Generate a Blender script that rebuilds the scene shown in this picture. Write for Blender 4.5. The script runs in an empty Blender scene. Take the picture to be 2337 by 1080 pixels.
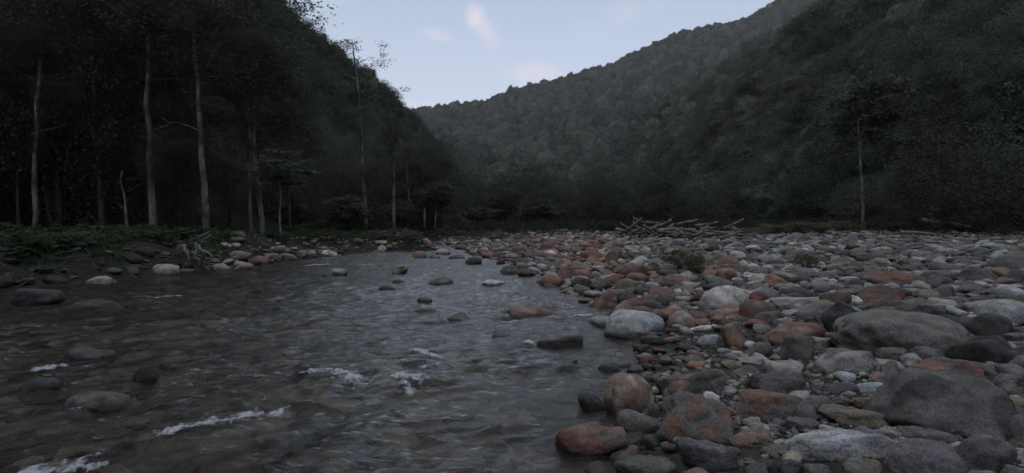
import bpy, math, random
import numpy as np
from mathutils import Vector, Matrix, Euler

rng = np.random.default_rng(7)
random.seed(7)
scene = bpy.context.scene
COL = scene.collection

# ------------------------------------------------------------------ camera
W_PX, H_PX, F_PX = 2337.0, 1080.0, 1392.0
HORIZON = 505.0
CAM_Z = 1.2
PITCH = math.atan((H_PX / 2 - HORIZON) / F_PX)
cam_data = bpy.data.cameras.new('camera')
cam_data.sensor_width = 36.0
cam_data.lens = 36.0 * F_PX / W_PX
cam_data.clip_start = 0.05
cam_data.clip_end = 6000.0
cam = bpy.data.objects.new('camera', cam_data)
cam.location = (0, 0, CAM_Z)
cam.rotation_euler = (math.pi / 2 - PITCH, 0, 0)
COL.objects.link(cam)
scene.camera = cam

# ------------------------------------------------------------------ sky, sun, exposure
HAZE = 0.00014
SUN_EL, SUN_AZ = math.radians(7.0), math.radians(205.0)
world = bpy.data.worlds.new('World')
scene.world = world
world.use_nodes = True
wn, wl = world.node_tree.nodes, world.node_tree.links
wn.clear()
w_out = wn.new('ShaderNodeOutputWorld')
w_bg = wn.new('ShaderNodeBackground')
w_bg.inputs['Strength'].default_value = 0.15
w_sky = wn.new('ShaderNodeTexSky')
w_sky.sky_type = 'NISHITA'
w_sky.sun_disc = False
w_sky.sun_elevation = SUN_EL
w_sky.sun_rotation = SUN_AZ
w_sky.altitude = 300
w_sky.air_density = 1.0
w_sky.dust_density = 1.6
w_sky.ozone_density = 1.6
w_tc = wn.new('ShaderNodeTexCoord')
# a few thin wisps of cloud, warm against the blue, placed by direction in the sky
def sky_math(op, a, b=None, v=None):
    n = wn.new('ShaderNodeMath'); n.operation = op
    for i, q in enumerate((a, b)):
        if q is None: continue
        if isinstance(q, (int, float)): n.inputs[i].default_value = q
        else: wl.new(q, n.inputs[i])
    return n.outputs[0]
w_sep = wn.new('ShaderNodeSeparateXYZ'); wl.new(w_tc.outputs['Generated'], w_sep.inputs[0])
w_noise = wn.new('ShaderNodeTexNoise')
w_noise.inputs['Scale'].default_value = 22.0
w_noise.inputs['Detail'].default_value = 5.0
w_noise.inputs['Roughness'].default_value = 0.55
wl.new(w_tc.outputs['Generated'], w_noise.inputs['Vector'])
def px_dir(px, py):
    v = Vector(((px - W_PX / 2), F_PX, -(py - H_PX / 2)))
    v.rotate(Euler((-PITCH, 0, 0)))
    return v.normalized()
cloud = None
for (px, py, rx, ry, ang, amt) in ((1102, 60, .036, .015, -55, .85), (1000, 82, .026, .009, -14, .42),
                                   (1215, 168, .048, .018, -18, .42), (960, 242, .05, .010, 5, .30),
                                   (900, -60, .20, .03, 12, .35), (1750, -150, .22, .03, 20, .4)):
    d = px_dir(px, py)
    east = Vector((d.y, -d.x, 0)).normalized(); up = east.cross(d).normalized()
    a = math.radians(ang)
    u = (east * math.cos(a) + up * math.sin(a)) / rx
    v = (-east * math.sin(a) + up * math.cos(a)) / ry
    terms = []
    for ax in (u, v):
        dp = wn.new('ShaderNodeVectorMath'); dp.operation = 'DOT_PRODUCT'
        wl.new(w_tc.outputs['Generated'], dp.inputs[0]); dp.inputs[1].default_value = ax
        c = sky_math('SUBTRACT', dp.outputs['Value'], ax.dot(d))
        terms.append(sky_math('MULTIPLY', c, c))
    r2 = sky_math('ADD', terms[0], terms[1])
    r2 = sky_math('ADD', r2, sky_math('MULTIPLY', sky_math('SUBTRACT', w_noise.outputs['Fac'], 0.5), 5.0))
    front = sky_math('GREATER_THAN', sky_math('ADD', w_sep.outputs[1], 0.0), 0.0)
    m = wn.new('ShaderNodeMapRange'); m.interpolation_type = 'SMOOTHSTEP'
    m.inputs['From Min'].default_value = 2.0; m.inputs['From Max'].default_value = -1.6
    m.inputs['To Min'].default_value = 0.0; m.inputs['To Max'].default_value = amt
    wl.new(r2, m.inputs['Value'])
    o = sky_math('MULTIPLY', m.outputs[0], front)
    cloud = o if cloud is None else sky_math('MAXIMUM', cloud, o)
# the camera's rendering of this evening sky: paler and more lavender than the model sky
w_mix = wn.new('ShaderNodeMix'); w_mix.data_type = 'RGBA'; w_mix.blend_type = 'MIX'
w_mix.inputs['Factor'].default_value = 0.85
wl.new(w_sky.outputs[0], w_mix.inputs['A'])
w_grad = wn.new('ShaderNodeValToRGB')
wl.new(w_sep.outputs[2], w_grad.inputs[0])
cr = w_grad.color_ramp
cr.elements[0].position = 0.0; cr.elements[0].color = (4.40, 4.60, 5.50, 1)
cr.elements[1].position = 0.55; cr.elements[1].color = (2.95, 3.02, 3.20, 1)
e = cr.elements.new(0.22); e.color = (3.85, 4.15, 5.15, 1)
e = cr.elements.new(0.36); e.color = (2.85, 3.45, 4.40, 1)
wl.new(w_grad.outputs[0], w_mix.inputs['B'])
w_cl = wn.new('ShaderNodeMix'); w_cl.data_type = 'RGBA'
wl.new(cloud, w_cl.inputs['Factor'])
wl.new(w_mix.outputs['Result'], w_cl.inputs['A'])
w_cl.inputs['B'].default_value = (5.4, 4.75, 5.1, 1)
wl.new(w_cl.outputs['Result'], w_bg.inputs['Color'])
wl.new(w_bg.outputs[0], w_out.inputs['Surface'])

sun_data = bpy.data.lights.new('sun', 'SUN')
sun_data.energy = 0.12
sun_data.angle = math.radians(25)
sun_data.color = (1.0, 0.86, 0.78)
sun = bpy.data.objects.new('sun', sun_data)
sun.location = (0, -20, 60)
# sky's sun_rotation turns clockwise from +Y
sd = Vector((math.sin(SUN_AZ) * math.cos(SUN_EL), math.cos(SUN_AZ) * math.cos(SUN_EL), math.sin(SUN_EL)))
sun.rotation_euler = sd.to_track_quat('Z', 'Y').to_euler()
COL.objects.link(sun)

vs = scene.view_settings
vs.view_transform = 'Standard'; vs.look = 'None'; vs.gamma = 1.0; vs.use_curve_mapping = False
vs.exposure = 0.34
cy = scene.cycles
scene.render.engine = 'CYCLES'
cy.max_bounces = 7; cy.diffuse_bounces = 3; cy.glossy_bounces = 3; cy.transmission_bounces = 4
cy.transparent_max_bounces = 8; cy.volume_bounces = 1
cy.caustics_reflective = False; cy.caustics_refractive = False
cy.use_denoising = True
cy.use_adaptive_sampling = True

# ------------------------------------------------------------------ noise
_perm = rng.permutation(256); _perm = np.concatenate([_perm, _perm, _perm])
_grad = rng.normal(size=(256, 3)); _grad /= np.linalg.norm(_grad, axis=1)[:, None]
def perlin(p):
    p = np.asarray(p, float)
    i = np.floor(p).astype(int); f = p - i
    u = f * f * f * (f * (f * 6 - 15) + 10)
    i &= 255
    out = 0
    for dx in (0, 1):
        for dy in (0, 1):
            for dz in (0, 1):
                h = _perm[_perm[_perm[i[:, 0] + dx] + i[:, 1] + dy] + i[:, 2] + dz]
                g = _grad[h]
                d = f - np.array((dx, dy, dz))
                w = (u[:, 0] if dx else 1 - u[:, 0]) * (u[:, 1] if dy else 1 - u[:, 1]) * (u[:, 2] if dz else 1 - u[:, 2])
                out = out + w * (g * d).sum(1)
    return out * 1.6
def fbm(p, octaves=4, gain=.5):
    s, a = 0, 1.0
    p = np.asarray(p, float)
    for k in range(octaves):
        s = s + a * perlin(p + 17.3 * k); p = p * 2.03; a *= gain
    return s
def n2(x, y, s, z=0., octaves=3):
    return fbm(np.stack([np.asarray(x) / s, np.asarray(y) / s, np.full(np.shape(x), z)], 1), octaves)
def smooth(a, b, x):
    t = np.clip((x - a) / (b - a), 0, 1); return t * t * (3 - 2 * t)

# ------------------------------------------------------------------ terrain
def px_on_plane(px, py, z=0.):
    d = px_dir(px, py); t = (z - CAM_Z) / d.z
    return d.x * t, d.y * t
SHORE_R = [(1360, 1079), (1385, 950), (1400, 870), (1392, 775), (1375, 712), (1262, 655), (1205, 618), (1150, 600), (1105, 588), (1060, 578)]
SHORE_L = [(120, 648), (330, 626), (430, 618), (560, 608), (650, 597), (760, 585), (850, 576), (960, 573), (1010, 571)]
pr = [px_on_plane(*p) for p in SHORE_R]; pl = [px_on_plane(*p) for p in SHORE_L]
RY = np.array([-40, -3, 1.5] + [p[1] for p in pr] + [44, 60, 90]); RX = np.array([-.9, -.5, .05] + [p[0] for p in pr] + [-5.5, -9, -16])
LY = np.array([-40, 0, 8] + [p[1] for p in pl] + [44, 60, 90]); LX = np.array([-12.5, -11.6, -11.2] + [p[0] for p in pl] + [-6.6, -11, -18])
def terrain(x, y):
    x = np.atleast_1d(np.asarray(x, float)); y = np.atleast_1d(np.asarray(y, float))
    x, y = np.broadcast_arrays(x, y); shp = x.shape; x = x.ravel(); y = y.ravel()
    xr = np.interp(y, RY, RX) + .10 * n2(x, y, .8, 3, 2)
    xl = np.interp(y, LY, LX) + .25 * n2(x, y, 1.6, 5, 2)
    dr = x - xr; dl = xl - x
    bed = -0.34 + .05 * n2(x, y, 1.1, 9, 2)
    sh = np.minimum(-dr, -dl)                     # distance into the water
    z_bed = np.where(sh > 0, np.maximum(bed, -0.03 - .75 * sh), 0)
    bar = -0.03 + .085 * smooth(0, .5, dr) + .17 * smooth(0, 4.5, dr) + .06 * smooth(4, 16, dr) + .12 * smooth(15, 30, dr)
    bar += .05 * n2(x, y, 2.2, 1, 2) * smooth(.3, 3, dr) + .04 * n2(x, y, 7, 2, 2) * smooth(1, 6, dr)
    # shallow wet inlet between the white boulder and the round pink one
    bar -= .05 * np.exp(-(((x - 2.0) / 1.1) ** 2 + ((y - 5.5) / .55) ** 2))
    bank = -0.02 + .10 * smooth(0, .4, dl) + .62 * smooth(.1, 1.5, dl) + .12 * smooth(2, 8, dl)
    bank -= .38 * smooth(19, 25, y) * smooth(0, 2, dl)
    bank += .20 * n2(x, y, 1.5, 4, 3) * smooth(.3, 1.5, dl) + .12 * n2(x, y, 6, 6, 2) * smooth(2, 6, dl)
    z = np.where(dr > 0, bar, np.where(dl > 0, bank, z_bed))
    z = z + .22 * smooth(30, 42, y) * (n2(x, y, 5, 91, 3) + .35) * ((dr > .5) | (dl > .5))
    z = z + smooth(44, 62, y) * (.30 - np.minimum(z, .30)) + .4 * smooth(60, 120, y)
    # valley walls
    nz = n2(x, y, 60, 11, 3); nf = n2(x, y, 22, 12, 2)
    cut = np.clip(y - 60, 0, None)
    foot_l = -27 + 3 * smooth(60, 90, y) - 8 * smooth(245, 165, y) * smooth(60, 90, y) + 1.5 * nf
    tl = foot_l - x
    capl = (52 + 2.5 * nz) * (1 - smooth(380, 560, y) * .9)
    hl = np.clip(tl, 0, None) * 1.9
    hl = np.where(tl > 0, -np.log(np.exp(-np.minimum(hl, 200) / 7) + np.exp(-capl / 7)) * 7, 0) + .12 * np.clip(tl - 45, 0, None)
    hl = np.clip(hl, 0, None)
    foot_r = 48 + 4 * nf + 20 * np.exp(-((y - 360) / 90) ** 2)
    tr = x - foot_r
    ribs = (15 * np.sin(y / 30.0 + x / 60 + nz) + 12 * nz + 6 * nf) * smooth(5, 70, tr)
    capr = (250 + 18 * nz) * (1 - smooth(760, 1060, y) * .92)
    tr2 = np.clip(tr + ribs * .8, 0, None)
    hr = capr * (1 - np.exp(-1.22 * tr2 / capr)) + .12 * np.clip(tr - 240, 0, None)
    # the ridge that closes the valley
    crest_px = np.array([-1500, 300, 800, 945, 1000, 1100, 1180, 1250, 1320, 1400, 1440, 1500, 1560, 1620, 1700, 1780, 1900, 2300, 3500])
    crest_py = np.array([330, 290, 262, 256, 246, 238, 206, 190, 172, 150, 128, 102, 76, 66, 48, 4, -70, -240, -260])
    YC = 1250.0
    cx = (crest_px - W_PX / 2) / F_PX * YC
    cz = (HORIZON - crest_py) / F_PX * YC - 9
    px_eff = x * (YC / np.maximum(y, 500.))
    crest = np.interp(px_eff, cx, cz)
    gully = 42 * n2(px_eff + .25 * y, y * .35, 85, 21, 3)
    t = np.clip((y + gully * 1.6 * np.sin(np.clip((y - 520) / (YC - 520), 0, 1) * math.pi) - 470) / (YC - 470), 0, 1)
    hf = crest * (t ** 1.25) * (1 - .30 * np.abs(n2(px_eff + .1 * y, y * .3, 75, 23, 3)) * np.sin(np.clip(t, 0, 1) * math.pi) * 2) * (y <= YC + 40) + crest * (y > YC + 40) * np.clip(1 - (y - YC - 40) / 500, 0, 1)
    z = np.where(tl > 0, np.maximum(z, hl + .7), z)
    z = np.where(tr > 0, np.maximum(z, hr + .3), z)
    z = np.where(y > 300, np.maximum(z, hf), z)
    back = np.clip(-y - 45, 0, None) * .5  # unseen hill behind the camera, added to limit light from that side
    z = np.where(y < -45, np.maximum(z, np.minimum(back, 22)), z)
    return z.reshape(shp)
def tz(x, y): return float(terrain(x, y)[0])

def hit(px, py, floor=-9e9, far=400):
    """the point of the ground seen at a pixel of the photograph"""
    d = px_dir(px, py)
    t = np.concatenate([np.linspace(1.5, 30, 500), np.linspace(30.1, far, 900)])
    x, y, z = d.x * t, d.y * t, CAM_Z + d.z * t
    g = np.maximum(terrain(x, y), floor)
    k = np.argmax(z <= g)
    if not (z <= g).any(): k = len(t) - 1
    return x[k], y[k], g[k]

def project(x, y, z):
    c, s = math.cos(PITCH), math.sin(PITCH)
    yy = y * c - (z - CAM_Z) * s; zz = y * s + (z - CAM_Z) * c
    return W_PX / 2 + x / yy * F_PX, H_PX / 2 - zz / yy * F_PX

# ------------------------------------------------------------------ helpers
def tag(o, label=None, cat=None, group=None, kind=None):
    if label: o['label'] = label
    if cat: o['category'] = cat
    if group: o['group'] = group
    if kind: o['kind'] = kind
    return o
def mesh_from(name, v, f, mat=None, smooth_shade=True):
    me = bpy.data.meshes.new(name)
    v = np.asarray(v, dtype=np.float32)
    if isinstance(f, np.ndarray):
        k = f.shape[1]
        me.vertices.add(len(v)); me.vertices.foreach_set('co', v.ravel())
        me.loops.add(f.size); me.loops.foreach_set('vertex_index', f.astype(np.int32).ravel())
        me.polygons.add(len(f)); me.polygons.foreach_set('loop_start', np.arange(0, f.size, k, dtype=np.int32))
        me.update(calc_edges=True)
    else:
        me.from_pydata([tuple(map(float, q)) for q in v], [], [tuple(map(int, q)) for q in f]); me.update()
    if smooth_shade: me.polygons.foreach_set('use_smooth', np.ones(len(me.polygons), dtype=bool))
    if mat: me.materials.append(mat)
    return me
def add(name, me, parent=None, loc=(0, 0, 0), rot=(0, 0, 0), scl=(1, 1, 1)):
    o = bpy.data.objects.new(name, me)
    o.location = loc; o.rotation_euler = rot; o.scale = scl
    if parent is not None: o.parent = parent
    COL.objects.link(o); return o
def put_color(me, name, cols):
    a = me.color_attributes.new(name, 'FLOAT_COLOR', 'POINT')
    c = np.ones((len(me.vertices), 4), dtype=np.float32); c[:, :3] = cols
    a.data.foreach_set('color', c.ravel())

# ------------------------------------------------------------------ materials
def new_mat(name):
    m = bpy.data.materials.new(name); m.use_nodes = True
    nt = m.node_tree; nt.nodes.clear()
    out = nt.nodes.new('ShaderNodeOutputMaterial')
    b = nt.nodes.new('ShaderNodeBsdfPrincipled')
    nt.links.new(b.outputs[0], out.inputs['Surface'])
    return m, nt, b, out
def N(nt, t, **kw):
    n = nt.nodes.new(t)
    for k, v in kw.items():
        if k in n.inputs: n.inputs[k].default_value = v
        else: setattr(n, k, v)
    return n
def L(nt, a, b): nt.links.new(a, b)
def mixc(nt, mode, fac, a, b):
    m = nt.nodes.new('ShaderNodeMix'); m.data_type = 'RGBA'; m.blend_type = mode
    for sock, v in (('Factor', fac), ('A', a), ('B', b)):
        if isinstance(v, (int, float)): m.inputs[sock].default_value = v
        elif isinstance(v, tuple): m.inputs[sock].default_value = (*v, 1) if len(v) == 3 else v
        else: L(nt, v, m.inputs[sock])
    return m.outputs['Result']
def ramp(nt, src, *stops):
    r = nt.nodes.new('ShaderNodeValToRGB'); L(nt, src, r.inputs[0])
    els = r.color_ramp.elements
    while len(els) < len(stops): els.new(.5)
    for e_, (p, c) in zip(els, stops):
        e_.position = p; e_.color = (c, c, c, 1) if isinstance(c, (int, float)) else (*c, 1)
    return r.outputs[0]

def stone_material(name, instanced):
    m, nt, b, out = new_mat(name)
    tc = N(nt, 'ShaderNodeTexCoord'); geo = N(nt, 'ShaderNodeNewGeometry')
    oi = N(nt, 'ShaderNodeObjectInfo')
    if instanced:
        at = N(nt, 'ShaderNodeAttribute', attribute_type='INSTANCER', attribute_name='tint'); base = at.outputs['Color']
    else: base = oi.outputs['Color']
    vc = N(nt, 'ShaderNodeVertexColor', layer_name='patch')
    base = mixc(nt, 'MULTIPLY', 1.0, base, vc.outputs['Color'])
    # every stone reads its own piece of the pattern
    off = N(nt, 'ShaderNodeVectorMath', operation='ADD'); L(nt, geo.outputs['Position'], off.inputs[0]); L(nt, oi.outputs['Random'], off.inputs[1])
    n1 = N(nt, 'ShaderNodeTexNoise', Scale=9.0, Detail=6.0, Roughness=.62); L(nt, off.outputs[0], n1.inputs['Vector'])
    n3 = N(nt, 'ShaderNodeTexNoise', Scale=70.0, Detail=4.0, Roughness=.7); L(nt, off.outputs[0], n3.inputs['Vector'])
    base = mixc(nt, 'MULTIPLY', 1.0, base, ramp(nt, n1.outputs['Fac'], (.28, .62), (.5, 1.0), (.72, 1.38)))
    base = mixc(nt, 'MULTIPLY', 1.0, base, ramp(nt, n3.outputs['Fac'], (.3, .55), (.52, 1.0), (.7, 1.5)))
    # lichen and silt stains
    n4 = N(nt, 'ShaderNodeTexNoise', Scale=4.0, Detail=5.0, Roughness=.65); L(nt, off.outputs[0], n4.inputs['Vector'])
    base = mixc(nt, 'MIX', ramp(nt, n4.outputs['Fac'], (.52, 0.0), (.72, .38)), base, (.10, .097, .085))
    # wet up to a hand above the water
    sx = N(nt, 'ShaderNodeSeparateXYZ'); L(nt, geo.outputs['Position'], sx.inputs[0])
    add_ = N(nt, 'ShaderNodeMath', operation='MULTIPLY_ADD'); L(nt, n1.outputs['Fac'], add_.inputs[0]); add_.inputs[1].default_value = .08; L(nt, sx.outputs[2], add_.inputs[2])
    wet = ramp(nt, add_.outputs[0], (.075, 1.0), (.125, 0.0))
    base = mixc(nt, 'MULTIPLY', wet, base, (.50, .485, .46))
    L(nt, base, b.inputs['Base Color'])
    rg = N(nt, 'ShaderNodeMapRange'); L(nt, wet, rg.inputs['Value']); rg.inputs['To Min'].default_value = .74; rg.inputs['To Max'].default_value = .3
    L(nt, rg.outputs[0], b.inputs['Roughness'])
    b.inputs['Specular IOR Level'].default_value = .35
    bp = N(nt, 'ShaderNodeBump', Strength=.8, Distance=.015); L(nt, n3.outputs['Fac'], bp.inputs['Height'])
    bp2 = N(nt, 'ShaderNodeBump', Strength=.6, Distance=.03); L(nt, n1.outputs['Fac'], bp2.inputs['Height']); L(nt, bp.outputs[0], bp2.inputs['Normal'])
    L(nt, bp2.outputs[0], b.inputs['Normal'])
    return m
M_STONE = stone_material('river_stone', False)
M_STONE_I = stone_material('river_stone_scattered', True)

def ground_material(name, c1, c2, scale, bump, c3=None):
    m, nt, b, out = new_mat(name)
    geo = N(nt, 'ShaderNodeNewGeometry')
    n1 = N(nt, 'ShaderNodeTexNoise', Scale=scale, Detail=7.0, Roughness=.65); L(nt, geo.outputs['Position'], n1.inputs['Vector'])
    n3 = N(nt, 'ShaderNodeTexVoronoi', Scale=scale * 9); L(nt, geo.outputs['Position'], n3.inputs['Vector'])
    n4 = N(nt, 'ShaderNodeTexNoise', Scale=scale * .17, Detail=3.0); L(nt, geo.outputs['Position'], n4.inputs['Vector'])
    col = mixc(nt, 'MIX', ramp(nt, n1.outputs['Fac'], (.35, 0.0), (.65, 1.0)), c1, c2)
    if c3: col = mixc(nt, 'MIX', ramp(nt, n4.outputs['Fac'], (.45, 0.0), (.6, 1.0)), col, c3)
    col = mixc(nt, 'MULTIPLY', .7, col, n3.outputs['Color'])
    L(nt, col, b.inputs['Base Color']); b.inputs['Roughness'].default_value = .85
    bp = N(nt, 'ShaderNodeBump', Strength=.8, Distance=bump); L(nt, n3.outputs['Distance'], bp.inputs['Height'])
    L(nt, bp.outputs[0], b.inputs['Normal'])
    return m
M_GRAVEL = ground_material('fine_gravel', (.045, .043, .040), (.10, .094, .086), 6, .02)
M_BED = ground_material('riverbed_silt', (.028, .027, .022), (.065, .06, .048), 3, .03)
M_BANK = ground_material('bank_soil', (.030, .028, .022), (.055, .050, .038), 4, .03, (.035, .05, .024))
M_HILL = ground_material('forest_floor', (.020, .026, .018), (.035, .042, .026), .3, .3)

def leaf_material(name, col, var=.5, instanced_tint=False):
    m, nt, b, out = new_mat(name)
    oi = N(nt, 'ShaderNodeObjectInfo'); geo = N(nt, 'ShaderNodeNewGeometry')
    n1 = N(nt, 'ShaderNodeTexNoise', Scale=.9, Detail=2.0); L(nt, geo.outputs['Position'], n1.inputs['Vector'])
    c = mixc(nt, 'MIX', oi.outputs['Random'], tuple(q * (1 - var) for q in col), tuple(q * (1 + var) for q in col))
    if instanced_tint:
        at = N(nt, 'ShaderNodeAttribute', attribute_type='INSTANCER', attribute_name='tint'); c = mixc(nt, 'MULTIPLY', 1.0, c, at.outputs['Color'])
    c = mixc(nt, 'MULTIPLY', 1.0, c, ramp(nt, n1.outputs['Fac'], (.3, .6), (.7, 1.4)))
    L(nt, c, b.inputs['Base Color']); b.inputs['Roughness'].default_value = .6
    b.inputs['Specular IOR Level'].default_value = .25
    tr = N(nt, 'ShaderNodeBsdfTranslucent'); L(nt, c, tr.inputs['Color'])
    mx = N(nt, 'ShaderNodeMixShader'); mx.inputs[0].default_value = .4
    L(nt, b.outputs[0], mx.inputs[1]); L(nt, tr.outputs[0], mx.inputs[2]); L(nt, mx.outputs[0], out.inputs['Surface'])
    return m
M_LEAF = leaf_material('broadleaf_foliage', (.110, .124, .102), .3)
M_LEAF_FAR = leaf_material('slope_foliage', (.078, .094, .072), .4, True)
M_GRASS = leaf_material('bank_herbs', (.078, .108, .052), .4)
M_BUSH = leaf_material('willow_bush', (.13, .15, .085), .2)

def bark_material(name, c1, c2, sc):
    m, nt, b, out = new_mat(name)
    tc = N(nt, 'ShaderNodeTexCoord')
    mp = N(nt, 'ShaderNodeMapping'); mp.inputs['Scale'].default_value = (3, 3, .7); L(nt, tc.outputs['Object'], mp.inputs[0])
    n1 = N(nt, 'ShaderNodeTexNoise', Scale=sc, Detail=6.0, Roughness=.7); L(nt, mp.outputs[0], n1.inputs['Vector'])
    n4 = N(nt, 'ShaderNodeTexNoise', Scale=.9, Detail=3.0); L(nt, tc.outputs['Object'], n4.inputs['Vector'])
    c = mixc(nt, 'MIX', ramp(nt, n1.outputs['Fac'], (.35, 0.0), (.6, 1.0)), c1, c2)
    c = mixc(nt, 'MIX', ramp(nt, n4.outputs['Fac'], (.47, 0.0), (.60, .9)), c, (.05, .058, .04))
    L(nt, c, b.inputs['Base Color']); b.inputs['Roughness'].default_value = .85
    bp = N(nt, 'ShaderNodeBump', Strength=.7, Distance=.02); L(nt, n1.outputs['Fac'], bp.inputs['Height']); L(nt, bp.outputs[0], b.inputs['Normal'])
    return m
M_BARK = bark_material('pale_bark', (.12, .115, .105), (.33, .315, .29), 2.2)
M_BARK_D = bark_material('dark_bark', (.055, .05, .045), (.13, .12, .105), 2.2)
M_DRIFT = bark_material('driftwood_grey', (.10, .096, .088), (.35, .335, .31), 3.5)

def water_material():
    m, nt, b, out = new_mat('river_water')
    nt.nodes.remove(b)
    geo = N(nt, 'ShaderNodeNewGeometry')
    mp = N(nt, 'ShaderNodeMapping'); mp.inputs['Rotation'].default_value = (0, 0, math.radians(-25)); mp.inputs['Scale'].default_value = (1.0, 2.1, 1)
    L(nt, geo.outputs['Position'], mp.inputs[0])
    n1 = N(nt, 'ShaderNodeTexNoise', Scale=5.5, Detail=5.0, Roughness=.6, Distortion=.6); L(nt, mp.outputs[0], n1.inputs['Vector'])
    bp = N(nt, 'ShaderNodeBump', Strength=.6, Distance=.05); L(nt, n1.outputs['Fac'], bp.inputs['Height'])
    gl = N(nt, 'ShaderNodeBsdfGlossy', Roughness=.2); L(nt, bp.outputs[0], gl.inputs['Normal'])
    gl.inputs['Color'].default_value = (.95, .95, .95, 1)
    tr = N(nt, 'ShaderNodeBsdfTransparent'); tr.inputs['Color'].default_value = (.77, .74, .67, 1)
    sc = N(nt, 'ShaderNodeBsdfDiffuse'); sc.inputs['Color'].default_value = (.055, .052, .044, 1)
    under = N(nt, 'ShaderNodeMixShader'); under.inputs[0].default_value = .09
    L(nt, tr.outputs[0], under.inputs[1]); L(nt, sc.outputs[0], under.inputs[2])
    fr = N(nt, 'ShaderNodeFresnel', IOR=1.33); L(nt, bp.outputs[0], fr.inputs['Normal'])
    mx = N(nt, 'ShaderNodeMixShader'); L(nt, fr.outputs[0], mx.inputs[0]); L(nt, under.outputs[0], mx.inputs[1]); L(nt, gl.outputs[0], mx.inputs[2])
    L(nt, mx.outputs[0], out.inputs['Surface'])
    return m
M_WATER = water_material()
def foam_material():
    m, nt, b, out = new_mat('white_foam')
    geo = N(nt, 'ShaderNodeNewGeometry')
    n1 = N(nt, 'ShaderNodeTexNoise', Scale=45.0, Detail=5.0, Roughness=.7); L(nt, geo.outputs['Position'], n1.inputs['Vector'])
    L(nt, mixc(nt, 'MIX', n1.outputs['Fac'], (.42, .48, .58), (.80, .84, .92)), b.inputs['Base Color'])
    b.inputs['Roughness'].default_value = .6
    bp = N(nt, 'ShaderNodeBump', Strength=.8, Distance=.01); L(nt, n1.outputs['Fac'], bp.inputs['Height']); L(nt, bp.outputs[0], b.inputs['Normal'])
    vc = N(nt, 'ShaderNodeVertexColor', layer_name='cover')
    a = N(nt, 'ShaderNodeMath', operation='MULTIPLY_ADD'); L(nt, n1.outputs['Fac'], a.inputs[0]); a.inputs[1].default_value = .9; L(nt, vc.outputs['Color'], a.inputs[2])
    tr = N(nt, 'ShaderNodeBsdfTransparent'); mx = N(nt, 'ShaderNodeMixShader')
    L(nt, ramp(nt, a.outputs[0], (.62, 0.0), (1.0, .85)), mx.inputs[0]); L(nt, tr.outputs[0], mx.inputs[1]); L(nt, b.outputs[0], mx.inputs[2]); L(nt, mx.outputs[0], out.inputs['Surface'])
    return m
M_FOAM = foam_material()

# ------------------------------------------------------------------ ground sheet, one height function, split by what it is
def graded(a, b, step, lo, hi, g=1.06):
    xs = list(np.arange(a, b + 1e-6, step))
    s = step; x = xs[-1]
    while x < hi: s *= g; x += s; xs.append(x)
    s = step; x = xs[0]
    while x > lo: s *= g; x -= s; xs.insert(0, x)
    return np.array(xs)
gx = graded(-13, 10, .16, -700, 1100, 1.06); gy = graded(1.5, 16, .14, -260, 1750, 1.028)
GX, GY = np.meshgrid(gx, gy)
GZ = terrain(GX.ravel(), GY.ravel())
P = np.stack([GX.ravel(), GY.ravel(), GZ], 1)
nx, ny = len(gx), len(gy)
ii = (np.arange(ny - 1)[:, None] * nx + np.arange(nx - 1)[None]).ravel()
F = np.stack([ii, ii + 1, ii + nx + 1, ii + nx], 1)
fc = P[F].mean(1)
f_xr = np.interp(fc[:, 1], RY, RX); f_xl = np.interp(fc[:, 1], LY, LX)
near = (fc[:, 1] < 60) & (fc[:, 1] > -40)
kind = np.full(len(F), 4)
kind[near & (fc[:, 0] > -27) & (fc[:, 0] < 27)] = 3
kind[near & (fc[:, 0] > f_xr) & (fc[:, 0] < 30) & (fc[:, 1] < 48)] = 2
kind[near & (fc[:, 0] >= f_xl - .1) & (fc[:, 0] <= f_xr + .1)] = 1
for k, nm, mt in ((1, 'riverbed', M_BED), (2, 'gravel_bar', M_GRAVEL), (3, 'river_bank', M_BANK), (4, 'hillside', M_HILL)):
    ff = F[kind == k]; used, inv = np.unique(ff, return_inverse=True)
    tag(add(nm, mesh_from(nm, P[used], inv.reshape(ff.shape), mt)), kind='structure')

# ------------------------------------------------------------------ water
wx = graded(-6, 3.2, .035, -13.5, 4, 1.02)
wy = graded(2.3, 7, .032, -8, 46, 1.018)
WX, WY = np.meshgrid(wx, wy)
x_, y_ = WX.ravel(), WY.ravel()
ca, sa = math.cos(math.radians(20)), math.sin(math.radians(20))
ca, sa = math.cos(math.radians(27)), math.sin(math.radians(27))
u_, v_ = x_ * ca + y_ * sa, -x_ * sa + y_ * ca            # v runs up the current
rough_zone = .55 + .45 * smooth(16, 7, y_)
warp = .5 * n2(x_, y_, 2.5, 31, 2)
wz = .048 * fbm(np.stack([u_ / 1.5 + warp, v_ / .75, x_ * 0], 1), 3, .5) * rough_zone
rid = 1 - np.abs(fbm(np.stack([u_ / .55 + warp, v_ / .26, x_ * 0 + 4], 1), 3, .5)) * 1.6
wz += .028 * rid * rough_zone * (.5 + .9 * smooth(-.3, .4, n2(x_, y_, 1.8, 33, 2)))
wz += .010 * fbm(np.stack([u_ / .30, v_ / .11, x_ * 0 + 8], 1), 3, .6) * rough_zone
edge = np.minimum(np.interp(y_, RY, RX) - x_, x_ - np.interp(y_, LY, LX))
wz *= .12 + .88 * smooth(-.1, .6, edge)
WATER_V = np.stack([x_, y_, wz], 1)
nxw = len(wx); iw = (np.arange(len(wy) - 1)[:, None] * nxw + np.arange(nxw - 1)[None]).ravel()
FW = np.stack([iw, iw + 1, iw + nxw + 1, iw + nxw], 1)
keep = (terrain(WATER_V[FW[:, 0], 0], WATER_V[FW[:, 0], 1]) < .12) & (edge[FW[:, 0]] > -1.3)
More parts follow.
